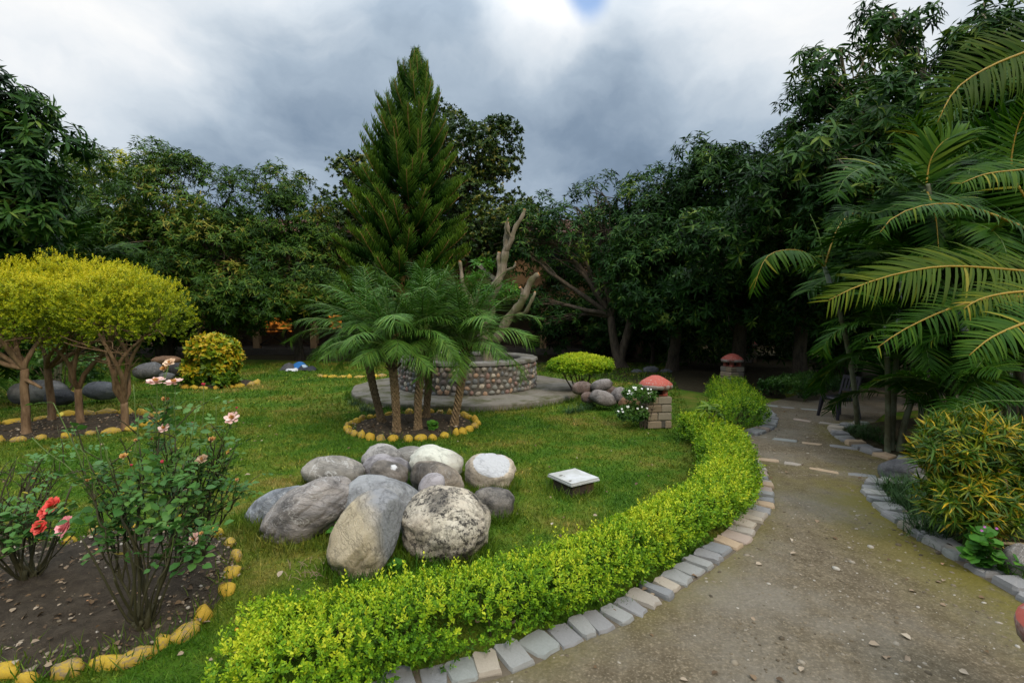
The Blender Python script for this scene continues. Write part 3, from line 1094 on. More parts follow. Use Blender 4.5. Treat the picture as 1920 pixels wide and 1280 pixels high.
for x, w_, h_ in ((-12.6, 1.0, 1.2), (-7.4, .7, 1.2), (-5.0, 1.1, 1.6), (2.4, 1.5, 1.8)):
    pn = Geo(); boxg(pn, (x, HY + 2.49, .3 + h_ / 2 + .3), (w_, .03, h_)); pn.build('window', MAT['glass'], house, smooth=False)
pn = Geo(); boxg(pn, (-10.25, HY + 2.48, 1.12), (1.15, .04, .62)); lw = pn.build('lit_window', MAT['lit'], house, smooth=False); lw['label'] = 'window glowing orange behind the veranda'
pn = Geo(); boxg(pn, (-7.75, HY + 2.48, 1.25), (.55, .04, .6)); pn.build('lit_window', MAT['lit'], house, smooth=False)  # both panes glow to imitate the reflected sunset; no lamp behind them
# hipped roof with tile courses
g = Geo()
e0, e1, y0, y1, zr = XL - .7, XR + .7, HY - .7, HY + 8.9, 4.62
V = [[e0, y0, zr], [e1, y0, zr], [e1, y1, zr], [e0, y1, zr], [e0 + 4, (y0 + y1) / 2, zr + 1.3], [e1 - 4, (y0 + y1) / 2, zr + 1.3]]
g.add(V, tris=[[1, 2, 5], [3, 0, 4]], quads=[[0, 1, 5, 4], [2, 3, 4, 5], [3, 2, 1, 0]])
rf = g.build('roof', MAT['roof'], house, smooth=False)
g = Geo()
for k in range(12):
    f = k / 12
    ya, za = y0 + f * (y1 - y0) / 2, zr + 1.3 * f + .03
    xa, xb = e0 + 4 * f, e1 - 4 * f
    boxg(g, ((xa + xb) / 2, ya, za), (xb - xa, .42, .05), rx=math.atan2(1.3, 4.8) * .8)
g.build('tile_courses', MAT['roof'], rf, smooth=False)
g = Geo(); boxg(g, ((e0 + e1) / 2, y0 - .02, zr - .06), (e1 - e0, .05, .2)); g.build('fascia', MAT['fascia'], rf, smooth=False)
# porch gable that shows between the pines and the pruned tree
g = Geo()
gx, gy, gz = -1.7, HY - 1.3, 2.62
g.add([[gx - 1.3, gy - .3, gz], [gx, gy - .3, gz + 1.15], [gx + 1.3, gy - .3, gz], [gx - 1.3, gy + 1.4, gz], [gx, gy + 1.4, gz + 1.15], [gx + 1.3, gy + 1.4, gz]],
      tris=[[0, 2, 1]], quads=[[0, 1, 4, 3], [1, 2, 5, 4]])
pr = g.build('porch_roof', MAT['roof'], house, smooth=False)
g = Geo()
for s_ in (-1, 1):
    L = math.hypot(1.3, 1.15) + .1
    boxg(g, (gx + s_ * .65, gy - .34, gz + .6), (L, .06, .14), ry=s_ * math.atan2(1.15, 1.3))
g.build('barge_board', MAT['fascia'], pr, smooth=False)

# ------------------------------------------------------------------ leaf shapes (length 1 along +Y, face up +Z)
LANCE_T = np.array([[0, 0, 0], [-.12, .45, .035], [0, 1, -.10], [.12, .45, .035]], float)
LANCE_F = np.array([[0, 2, 1], [0, 3, 2]])
OVAL_T = np.array([[0, 0, 0], [-.26, .5, .06], [0, 1, -.04], [.26, .5, .06]], float)
OVAL6_T = np.array([[0, 0, 0], [-.25, .28, .05], [-.25, .62, .05], [0, 1, -.06], [.25, .62, .05], [.25, .28, .05], [0, .45, 0]], float)
OVAL6_F = np.array([[0, 6, 1], [1, 6, 2], [2, 6, 3], [3, 6, 4], [4, 6, 5], [5, 6, 0]])
LANCE6_T = np.array([[0, 0, 0], [-.10, .25, .03], [-.11, .6, .0], [0, 1, -.16], [.11, .6, .0], [.10, .25, .03], [0, .45, -.02]], float)
STRAP_T = np.array([[-.05, 0, 0], [.05, 0, 0], [-.05, .5, .03], [.05, .5, .03], [0, 1, -.08]], float)
STRAP_F = np.array([[0, 1, 3], [0, 3, 2], [2, 3, 4]])


def perp(a):
    h = np.where(np.abs(a[:, 2:3]) < .9, np.array([[0, 0, 1.0]]), np.array([[1.0, 0, 0]]))
    u = nrm(np.cross(a, h))
    return u, np.cross(a, u)


def rosettes(geo, pos, axis, k, length, tv=LANCE_T, tf=LANCE_F, droop=.35, polar=(40, 105), rnd=None, mi=0, jit=.22):
    """k leaves radiating round each twig tip"""
    n = len(pos)
    if n == 0:
        return
    u, v = perp(axis)
    if rnd is None:
        rnd = rng.random(n)
    P_, D_, U_, S_, R_ = [], [], [], [], []
    for j in range(k):
        az = 2 * np.pi * j / k + rng.normal(0, .35, n)
        th = np.radians(rng.uniform(polar[0], polar[1], n))
        d = axis * np.cos(th)[:, None] + (u * np.cos(az)[:, None] + v * np.sin(az)[:, None]) * np.sin(th)[:, None]
        d[:, 2] -= droop * rng.uniform(.4, 1.3, n)
        P_.append(pos + axis * (rng.uniform(-.3, .1, n) * length)[:, None])
        D_.append(nrm(d))
        U_.append(axis + rng.normal(0, .25, (n, 3)))
        S_.append(length * rng.uniform(.7, 1.2, n))
        R_.append(np.clip(rnd + rng.normal(0, jit, n), 0, 1))
    D = np.concatenate(D_)
    scatter(geo, tv, tf, np.concatenate(P_), frames(D, np.concatenate(U_)), np.concatenate(S_), np.concatenate(R_), mi)


CAMP = np.array([0, 0, CAM_H])


def px_lobes(spec):
    out = []
    for x, y, Y, rx, ry in spec:
        c = A(x, y, Y)
        s = Y / 960.0
        out.append((c, np.array([rx * s, (rx + ry) * .5 * s, ry * s])))
    return out


def crown_tips(lobes, sub_r, sub_den, tips, back=.3, inner=.35):
    cs, rs = np.array([l[0] for l in lobes]), np.array([l[1] for l in lobes])
    tp, ta, tn = [], [], []
    for li, (c, r) in enumerate(lobes):
        area = 4 * np.pi * np.mean(r) ** 2
        n = max(6, int(area * sub_den))
        d = rdir(n)
        toc = nrm(CAMP - c)
        keep = (d @ toc > -.25) | (rng.random(n) < back)
        d = d[keep]
        f = rng.uniform(.72, 1.06, len(d))
        sc = c + d * r * f[:, None]
        sr = sub_r * rng.uniform(.6, 1.35, len(d))
        for lj in range(len(lobes)):
            if lj != li:
                q = np.linalg.norm((sc - cs[lj]) / rs[lj], axis=1)
                ok = q > .72
                sc, sr, d = sc[ok], sr[ok], d[ok]
        for k in range(len(sc)):
            m = max(3, int(tips * (sr[k] / sub_r) ** 2))
            e = nrm(rdir(m) + np.array([0, 0, .35]) + d[k] * .35)
            tp.append(sc[k] + e * (sr[k] * rng.uniform(.55, 1.1, m))[:, None] * np.array([1.1, 1.1, .85]))
            ta.append(nrm(e * .7 + d[k] * .3 + np.array([0, 0, .45])))
            tn.append(np.full(m, rng.normal(.46, .17)))
        m = int(n * tips * inner * .35)
        e = rdir(m)
        tp.append(c + e * r * rng.uniform(.25, .72, m)[:, None])
        ta.append(nrm(e + np.array([0, 0, .4])))
        tn.append(np.full(m, .3))
    crown_tips.tone = np.concatenate(tn)
    return np.concatenate(tp), np.concatenate(ta)


def limb(g, p0, p2, r0, r1, bow=.25, n=9, seg=7, wob=.12, mi=0):
    p0, p2 = np.asarray(p0, float), np.asarray(p2, float)
    L = np.linalg.norm(p2 - p0)
    mid = p0 * .5 + p2 * .5 + np.array([random.uniform(-1, 1), random.uniform(-1, 1), random.uniform(.1, .8)]) * L * bow
    pts = wig(bez(p0, mid, p2, n), wob, 1.3, random.random() * 9)
    tube(g, pts, np.linspace(r0, r1, n), seg, mi=mi)
    return pts


def broad_tree(name, label, base, lobes_px, leaf, mat, bark, trunk_r=.16, fork_h=1.6, sub_r=.45, sub_den=2.4, tips=22, k=9, group=None, tv=LANCE_T, droop=.35,
               lobes=None, stems=1, twigs=True, back=.3, inner=.35, polar=(40, 105), tf=LANCE_F):
    base = np.asarray(base, float)
    root = thing(name, label, 'tree', base, group)
    lob = (lobes or []) + px_lobes(lobes_px)
    tp, ta = crown_tips(lob, sub_r, sub_den, tips, back, inner)
    g = Geo()
    r = np.clip(crown_tips.tone + rng.normal(0, .12, len(tp)), 0, 1)
    rosettes(g, tp, ta, k, leaf * rng.uniform(.74, 1.12, len(tp)), tv=tv, tf=tf, droop=droop, rnd=r, polar=polar)
    g.build('crown', mat, root, kind='stuff')
    t = Geo()
    cen = np.mean([l[0] for l in lob], axis=0)
    forks = []
    for s in range(stems):
        f = base + np.array([random.uniform(-.5, .5) * (stems > 1) * 1.2, random.uniform(-.3, .3), fork_h * random.uniform(.85, 1.15)])
        f[:2] += (cen - base)[:2] * .12
        pts = wig(bez(base + np.array([random.uniform(-.2, .2) * (stems > 1), 0, -.05]), base * .5 + f * .5 + np.array([random.uniform(-.15, .15), 0, 0]), f, 8), .05, 2, s + 1)
        rr = np.linspace(trunk_r * 1.0, trunk_r * .72, 8)
        rr[0] *= 1.35
        rr[1] *= 1.1
        tube(t, pts, rr, 10)
        forks.append(f)
    for i, (c, r_) in enumerate(lob):
        f = min(forks, key=lambda q: np.linalg.norm(q - c))
        pts = limb(t, f, c + np.array([0, 0, r_[2] * .3]), trunk_r * .55, trunk_r * .16, .16)
        if twigs:
            near = tp[np.linalg.norm((tp - c) / r_, axis=1) < 1.15]
            if len(near):
                for q in near[rng.choice(len(near), min(len(near), 16), replace=False)]:
                    s0 = pts[random.randint(len(pts) // 2, len(pts) - 1)]
                    limb(t, s0, q, trunk_r * .13, .008, .14, 6, 5, .05)
    t.build('trunk', bark, root)
    return root


# ---- left side
broad_tree('mango_tree', 'dark mango tree at the left edge of the picture, rising above the palm', (-9.9, 9.2, 0),
           [(-90, 250, 9.2, 110, 110), (-20, 200, 9.0, 45, 55), (-50, 330, 9, 110, 90), (45, 285, 9.0, 55, 42), (-40, 430, 9, 110, 90), (40, 380, 8.8, 55, 60), (-140, 420, 9.6, 120, 130), (0, 520, 9.4, 80, 50)],
           .24, MAT['mango_r'], MAT['bark'], .16, 1.5, .42, 2.2, 18, 9, droop=.5, tf=OVAL6_F, tv=LANCE6_T)
broad_tree('mango_tree', 'wide olive-green mango tree behind the golden topiary', A(310, 600, 17.5) * [1, 1, 0],
           [(170, 385, 17.8, 75, 75), (260, 372, 17, 95, 85), (350, 390, 16.6, 90, 85), (435, 395, 17, 60, 75), (210, 470, 16.6, 85, 80), (310, 480, 16, 105, 85), (420, 485, 16, 95, 85),
            (240, 545, 16.2, 95, 60), (365, 550, 15.4, 110, 62), (460, 555, 15.8, 80, 55), (140, 470, 17.5, 70, 90)],
           .185, MAT['mango_l'], MAT['bark'], .2, 2.0, .45, 2.0, 23, 9, droop=.42, stems=2)
broad_tree('mango_tree', 'narrow olive mango tree between the wide mango and the tall pine', A(560, 600, 17.5) * [1, 1, 0],
           [(535, 375, 17, 48, 50), (575, 420, 17, 45, 60), (520, 440, 16.6, 60, 70), (590, 490, 16.6, 50, 70), (540, 520, 16, 70, 65), (600, 560, 16.4, 60, 45), (500, 556, 15.4, 60, 40)],
           .18, MAT['mango_l'], MAT['bark'], .15, 1.8, .4, 2.2, 22, 9, droop=.42)
broad_tree('leafy_tree', 'yellowish tree top showing behind the wide mango at far left', A(150, 600, 20) * [1, 1, 0],
           [(150, 330, 20, 50, 40), (110, 380, 20, 60, 60), (210, 325, 20.5, 55, 40)], .2, MAT['topiary'], MAT['bark'], .15, 3, .4, 2.0, 13, 8, twigs=False)
broad_tree('dark_round_tree', 'dark round-leaved tree with bronze tips behind the tall pine', A(830, 600, 20.5) * [1, 1, 0],
           [(885, 290, 20.5, 75, 62), (835, 255, 20.8, 45, 38), (925, 285, 20.5, 42, 46), (660, 330, 20.5, 36, 44), (655, 400, 20.5, 42, 50), (645, 470, 20.2, 45, 60), (890, 390, 20, 75, 60), (850, 345, 20.2, 60, 50),
            (925, 420, 19, 48, 50), (880, 460, 18.6, 70, 50), (960, 440, 18, 45, 45), (985, 420, 18, 30, 30), (930, 480, 18.4, 40, 30), (700, 420, 20.6, 60, 80), (790, 380, 21, 80, 100)],
           .15, MAT['round_leaf'], MAT['bark'], .2, 2.5, .42, 2.6, 19, 9, tv=OVAL_T, droop=.05, polar=(25, 85))
# ---- right belt
G_BELT = 'dark mango trees along the back of the garden'
broad_tree('mango_tree', 'open-crowned mango tree standing in front of the ochre house wall', A(1165, 690, 15.2) * [1, 1, 0],
           [(1020, 430, 16, 48, 48), (990, 440, 15.6, 30, 42), (1060, 440, 15.2, 50, 36), (985, 482, 15.5, 22, 26), (1080, 405, 15.8, 62, 48), (1135, 385, 15.5, 55, 45), (1050, 470, 15.8, 55, 35), (1140, 445, 15, 60, 48), (1168, 520, 14.5, 48, 52), (1200, 560, 14.2, 60, 48), (1015, 572, 15.6, 34, 18), (1050, 604, 15.2, 34, 16)],
           .19, MAT['mango_r'], MAT['bark'], .15, 1.5, .38, 1.9, 15, 8, droop=.4, stems=2, inner=.12, back=.15)
broad_tree('mango_tree', 'dense dark mango tree right of the ochre house', A(1260, 690, 14.5) * [1, 1, 0],
           [(1180, 385, 15, 50, 42), (1240, 365, 14.8, 58, 55), (1290, 345, 14.5, 45, 42), (1210, 440, 14.2, 75, 60), (1290, 430, 14, 75, 70), (1230, 520, 13.6, 80, 65), (1310, 530, 13.6, 70, 60), (1260, 590, 13.4, 70, 38)],
           .19, MAT['mango_r'], MAT['bark'], .17, 1.6, .42, 2.2, 22, 9, droop=.42)
broad_tree('mango_tree', 'dark mango tree with a pair of leafy crests, middle of the right belt', A(1380, 690, 13.2) * [1, 1, 0],
           [(1350, 310, 13.4, 55, 36), (1395, 330, 13.2, 60, 45), (1340, 380, 13, 70, 60), (1430, 390, 12.8, 75, 75), (1370, 465, 12.6, 85, 70), (1440, 500, 12.4, 75, 70), (1350, 560, 12.2, 80, 50), (1440, 585, 12, 70, 40), (1425, 440, 10.6, 80, 60), (1345, 480, 11.2, 80, 55)],
           .20, MAT['mango_r'], MAT['bark'], .19, 1.7, .42, 2.2, 22, 9, droop=.42)
broad_tree('mango_tree', 'dark mango tree beside the walk just left of the tall forked tree', A(1500, 720, 12) * [1, 1, 0],
           [(1490, 240, 12, 42, 42), (1520, 280, 11.8, 55, 60), (1470, 320, 11.8, 60, 55), (1540, 370, 11.4, 75, 65), (1490, 420, 11.2, 75, 60), (1560, 460, 11, 80, 60), (1500, 530, 10.8, 80, 55), (1590, 560, 10.8, 80, 50), (1470, 360, 9.6, 80, 55), (1600, 400, 8.9, 90, 60), (1560, 480, 9.0, 70, 45)],
           .20, MAT['mango_r'], MAT['bark'], .17, 1.9, .4, 2.2, 22, 9, droop=.45)
broad_tree('mango_tree', 'tallest mango tree at right with bare forked limbs showing through', A(1720, 760, 10.6) * [1, 1, 0],
           [(1670, 35, 10.6, 42, 36), (1700, 90, 10.6, 60, 45), (1575, 105, 10.4, 50, 35), (1560, 150, 10.4, 42, 40), (1620, 160, 10.4, 65, 60), (1700, 180, 10.4, 75, 60), (1600, 240, 10.2, 75, 45), (1680, 270, 10.2, 85, 50), (1770, 120, 10.6, 60, 60), (1760, 230, 10.2, 70, 60), (1620, 330, 10, 90, 45), (1560, 310, 9.2, 90, 55), (1700, 330, 8.8, 110, 65), (1810, 310, 8.4, 110, 75)],
           .22, MAT['mango_r'], MAT['bark_pale'], .17, 3.4, .38, 2.1, 16, 9, droop=.8, inner=.15, back=.2, tf=OVAL6_F, tv=LANCE6_T)
broad_tree('mango_tree', 'mango tree in the top right corner behind the overhanging palm frond', A(1930, 800, 9.4) * [1, 1, 0],
           [(1840, 45, 9.6, 70, 50), (1920, 60, 9.4, 80, 60), (1850, 130, 9.4, 80, 60), (1940, 170, 9.2, 90, 70), (1850, 240, 9.4, 70, 50), (1960, 300, 9, 90, 90), (1850, 340, 9.6, 90, 60), (2060, 150, 9.2, 110, 120), (2060, 400, 9, 120, 150), (1720, 420, 8.2, 100, 75), (1830, 420, 7.8, 110, 80), (1940, 420, 7.4, 130, 110), (1760, 560, 8.4, 90, 60), (1880, 580, 8.0, 110, 70)],
           .23, MAT['mango_r'], MAT['bark_pale'], .17, 3.2, .42, 2.0, 16, 9, droop=.75, inner=.2, back=.3)
# trees that roof the shaded end of the walk
broad_tree('shade_tree', 'dark tree roofing the far end of the walk behind the chair', (8.6, 13.5, 0), [], .26, MAT['mango_r'], MAT['bark'], .22, 2.2, .6, 1.1, 17, 9,
           lobes=[(np.array([7.0, 14.5, 4.4]), np.array([2.6, 2.4, 1.6])), (np.array([10.2, 13.0, 4.2]), np.array([2.6, 2.4, 1.7])), (np.array([8.6, 16.5, 3.6]), np.array([3.2, 2.0, 2.2])), (np.array([12.5, 10.5, 4.0]), np.array([2.4, 2.6, 2.2])), (np.array([7.2, 10.2, 4.6]), np.array([2.0, 1.8, 1.1])), (np.array([9.5, 8.0, 4.2]), np.array([2.0, 1.8, 1.3]))], twigs=False, back=.7)
broad_tree('shade_tree', 'low dark tree closing the gap behind the far stone lantern', (4.6, 18.5, 0), [], .26, MAT['mango_r'], MAT['bark'], .2, 2.0, .6, 1.2, 16, 9,
           lobes=[(np.array([3.6, 18.5, 3.6]), np.array([2.2, 1.8, 1.6])), (np.array([6.6, 18.8, 3.6]), np.array([2.4, 1.8, 1.8])), (np.array([5.0, 19.5, 2.6]), np.array([3.4, 1.4, 1.4]))], twigs=False, back=.6)
broad_tree('shade_tree', 'dark tree at the left edge behind the leftmost mango', (-15.5, 15.5, 0), [], .26, MAT['mango_r'], MAT['bark'], .2, 2.0, .6, 1.1, 15, 9,
           lobes=[(np.array([-14.6, 15.5, 2.6]), np.array([2.4, 1.8, 2.2])), (np.array([-17.5, 13.0, 3.0]), np.array([2.4, 2.4, 2.6])), (np.array([-12.6, 17.0, 2.0]), np.array([1.8, 1.4, 1.6]))], twigs=False, back=.5)


for lb, xx, yy in (('dark understorey bush behind the far lantern', 4.4, 16.2), ('dark understorey bush behind the hedge bend', 6.8, 15.0), ('dark understorey bush left of the far lantern', 2.6, 17.4),
                   ('dark understorey bush deep behind the far lantern', 6.4, 20.4), ('dark understorey bush in the far gap between the trunks', 8.0, 19.4), ('dark understorey bush deep behind the bend', 10.0, 18.4), ('dark understorey bush deep in the wood at right', 12.0, 16.6), ('dark understorey bush behind the chair', 8.6, 12.6), ('dark understorey bush at the end of the walk', 10.2, 11.2), ('dark understorey bush beyond the row of shaded rocks', 5.4, 18.6)):
    broad_tree('understorey_bush', lb, (xx, yy, 0), [], .24, MAT['mango_r'], MAT['bark'], .07, .5, .45, 1.3, 15, 8,
               lobes=[(np.array([xx, yy, 1.0]), np.array([1.3, .9, 1.0])), (np.array([xx + .9, yy + .4, 1.6]), np.array([1.1, .9, 1.0])), (np.array([xx - .8, yy + .5, 1.5]), np.array([1.1, .9, 1.0]))], twigs=False, back=.4)
# far wood that closes the view between the trunks
g = Geo()
m = 7000
ang = rng.uniform(-1.1, 1.1, m)
dd = rng.uniform(27, 32, m)
pos = np.stack([np.sin(ang) * dd, np.cos(ang) * dd, rng.uniform(.02, 1.0, m) ** .9 * (5.6 + 1.0 * vnoise(ang * 9, ang * 0, 1.0, 4))], 1)
rosettes(g, pos, nrm(rdir(m) + [0, -.6, .6]), 8, .62, tv=OVAL_T, droop=.2)
o = g.build('distant_wood', MAT['mango_r'], None, kind='stuff')
tag(o, 'dark wood seen between the trunks far behind the garden', 'wood')


# ------------------------------------------------------------------ the tall conical pine
def pine_branch(i, n_let=30):
    """one upswept branch, length 1 along +Y, rope-like branchlets in two rising rows"""
    r = np.random.default_rng(700 + i)
    g = Geo()
    t = np.linspace(0, 1, 7)
    pts = np.stack([.03 * np.sin(t * 5 + i), t * .93, .02 + .52 * t ** 2.0 - .12 * np.sin(t * np.pi)], 1)
    tube(g, pts, np.linspace(.020, .006, 7), 4, mi=1)
    fine = np.linspace(0, 1, 60)
    C = np.stack([np.interp(fine, t, pts[:, k]) for k in range(3)], 1)
    T = nrm(np.gradient(C, axis=0))
    P0, D, U, S, RR = [], [], [], [], []
    NOR = np.cross(nrm(np.cross(T, [0, 0, 1.0])), T)
    for side, lift, ln in ((-1, .30, 1.0), (1, .30, 1.0), (-.75, .75, .9), (.75, .75, .9), (-.3, 1.0, .75), (.3, 1.0, .75)):
        for j in range(n_let):
            f = .16 + .84 * (j + r.random()) / n_let
            q = int(min(f, 1) * 59)
            d = T[q] * (.85 + .5 * f) + np.array([side * 1.05, 0, 0]) + NOR[q] * lift * .8 + r.normal(0, .08, 3)
            P0.append(C[q])
            D.append(d)
            U.append(NOR[q] + r.normal(0, .2, 3))
            S.append(ln * (.34 * min(1.0, .55 + f) * (1 - .50 * max(0, f - .55) / .45)) * r.uniform(.85, 1.1))
            RR.append(np.clip(-.15 + 1.05 * f + r.normal(0, .08), 0, 1))
    # the branchlet: a slim curved three-sided rope
    tv, tf = [], []
    ks = 3
    for a in range(ks + 1):
        f = a / ks
        rad = .042 * (1 - .45 * f)
        for b_ in range(3):
            an = b_ * 2.094
            tv.append([rad * math.cos(an), f, rad * math.sin(an) + .16 * f * f])
    tv.append([0, 1.07, .2])
    for a in range(ks):
        for b_ in range(3):
            p, q = a * 3 + b_, a * 3 + (b_ + 1) % 3
            tf += [[p, q, q + 3], [p, q + 3, p + 3]]
    for b_ in range(3):
        tf.append([ks * 3 + b_, ks * 3 + (b_ + 1) % 3, (ks + 1) * 3])
    scatter(g, np.array(tv), np.array(tf), np.array(P0), frames(np.array(D), np.array(U)), np.array(S), np.array(RR))
    return g.mesh('pine_branch', [MAT['pine'], MAT['bark_pine']])


PB = [pine_branch(i) for i in range(6)]
pb0 = A(742, 640, 16.2)
pb0[2] = 0
ptop = A(783, 122, 16.2)
pine = thing('conical_pine', 'tall conical pine with plume-like upswept branches in the middle of the picture', 'tree', pb0)
g = Geo()
tpts = np.array([pb0 + (ptop - pb0) * f for f in np.linspace(0, 1, 12)])
tube(g, tpts, np.linspace(.17, .02, 12), 8)
g.build('trunk', MAT['bark_pine'], pine)
HP = ptop[2]
prof_y = [1.0, .975, .93, .85, .76, .66, .56, .46, .36, .26, .16]
prof_r = [.28, .58, .82, 1.06, 1.32, 1.58, 1.80, 2.0, 2.14, 2.2, 2.0]
zf = .985
wh = 0
while zf > .16:
    rad = float(np.interp(1 - zf, [1 - q for q in prof_y], prof_r))
    nb = 5 if zf > .93 else (6 if zf > .75 else 8)
    a0 = random.random() * 6.28
    for j in range(nb):
        a = a0 + j * 2 * math.pi / nb + random.uniform(-.2, .2)
        if math.sin(a) > .75 and random.random() < .5:      # some of the hidden far side is left open
            continue
        L = rad * random.uniform(.85, 1.12)
        rise = R((48 if zf > .95 else (28 if zf > .85 else (12 if zf > .6 else 0))) + random.uniform(-9, 9))
        p = pb0 + (ptop - pb0) * (zf + random.uniform(-.008, .008))
        M = Matrix.Translation(Vector(p)) @ Matrix.Rotation(a - math.pi / 2, 4, 'Z') @ Matrix.Rotation(rise, 4, 'X') @ Matrix.Diagonal((min(1.35, max(.9, L)), L, min(1.35, max(.8, L)), 1))
        inst('branch', random.choice(PB), pine, M)
    zf -= .026 + .020 * (1 - zf)
    wh += 1


# ------------------------------------------------------------------ palm fronds
def frond(g, curve, leaflet, width, n_pair, fold=.55, droop=.25, lean=.9, start=.12, rach=.012, up=None, rndb=.5, mi=0, mi_r=1, rev=None, seg=2, tipf=.35):
    """pinnate leaf: a tapered rachis along the curve, paired leaflets that bend down"""
    C = resample(smooth_poly(np.asarray(curve, float), 10), 10)if False else np.asarray(curve, float)
    m = 80
    d = np.concatenate([[0], np.cumsum(np.linalg.norm(np.diff(C, axis=0), axis=1))])
    s = np.linspace(0, d[-1], m)
    C = np.stack([np.interp(s, d, C[:, k]) for k in range(3)], 1)
    T = nrm(np.gradient(C, axis=0))
    tube(g, C[::6], np.linspace(rach, rach * .2, len(C[::6])), 5, mi=mi_r)
    upv = np.array([0, 0, 1.0]) if up is None else np.asarray(up, float)
    side = np.cross(T, upv)
    side = nrm(side)
    nor = np.cross(side, T)
    tv, tf = [], []
    for a in range(seg + 1):
        f = a / (seg + .6)
        w = [.75, 1.0, .8, .5][a] if seg == 3 else [.8, 1.0, .6][a]
        zc_ = -.32 * f * f
        tv += [[-w * .5, f, zc_ + .0], [0, f, zc_ - .10 * w * 0], [w * .5, f, zc_]]
    tv.append([0, 1, -.36])
    for a in range(seg):
        b0 = a * 3
        tf += [[b0, b0 + 1, b0 + 4], [b0, b0 + 4, b0 + 3], [b0 + 1, b0 + 2, b0 + 5], [b0 + 1, b0 + 5, b0 + 4]]
    b0 = seg * 3
    tf += [[b0, b0 + 1, b0 + 3], [b0 + 1, b0 + 2, b0 + 3]]
    tv, tf = np.array(tv), np.array(tf)
    for sd in (-1, 1):
        f = np.linspace(start, .995, n_pair)
        q = np.clip((f * (m - 1)).astype(int), 0, m - 1)
        prof = np.where(f < .3, .65 + .35 * (f - start) / max(.3 - start, .01), 1.0 - (1 - tipf) * ((f - .3) / .7) ** 1.6)
        L = leaflet * prof * rng.uniform(.9, 1.08, n_pair)
        ln = lean * (.55 + .9 * f)
        dv = side[q] * sd + T[q] * ln[:, None] + nor[q] * (fold * rng.uniform(.75, 1.25, n_pair))[:, None]
        dv = nrm(dv) + rng.normal(0, .075, (n_pair, 3))
        dv[:, 2] -= droop * rng.uniform(.7, 1.3, n_pair)
        M = frames(dv, nor[q] * 1.0 - side[q] * sd * .35)
        S = np.stack([np.full(n_pair, width) * np.minimum(1, prof + .15), L, L], 1)
        ok = rng.random(n_pair) > .05
        tone = np.clip(rndb + rng.normal(0, .13, n_pair) + np.where(rng.random(n_pair) < .02, .45, 0) + .06 * f ** 4, 0, 1)
        scatter(g, tv, tf, (C[q] + rng.normal(0, .002, (n_pair, 3)))[ok], M[ok], (S * rng.uniform(.85, 1.08, (n_pair, 1)))[ok], tone[ok], mi)


# ------------------------------------------------------------------ short feathery palms in the ring bed
def date_frond(i):
    g = Geo()
    r = np.random.default_rng(900 + i)
    sag = [.35, .5, .65, .8, .95, .45][i % 6]
    t = np.linspace(0, 1, 14)
    th = np.cumsum(np.full(14, sag * 1.75 / 14) * (.4 + 1.2 * t))
    x = np.cumsum(np.cos(th)) / 14
    z_ = -np.cumsum(np.sin(th)) / 14
    tw = .06 * np.sin(t * 3 + i) * t
    frond(g, np.stack([tw, x - x[0], z_ - z_[0]], 1), 0.30, .0095, 46, fold=.32, droop=.42, lean=.8, start=.16, rach=.012, rndb=.35 + .05 * i, seg=2, tipf=.45)
    return g.mesh('date_frond', [MAT['date'], MAT['rachis_g']])


DF = [date_frond(i) for i in range(6)]
MAT['palm_trunk'] = bark_mat('palm_trunk', (.11, .075, .04), (.26, .185, .105), 30, None, 1.0)
MAT['palm_fibre'] = bark_mat('palm_fibre', (.035, .022, .015), (.085, .055, .035), 30, None, 3.0)


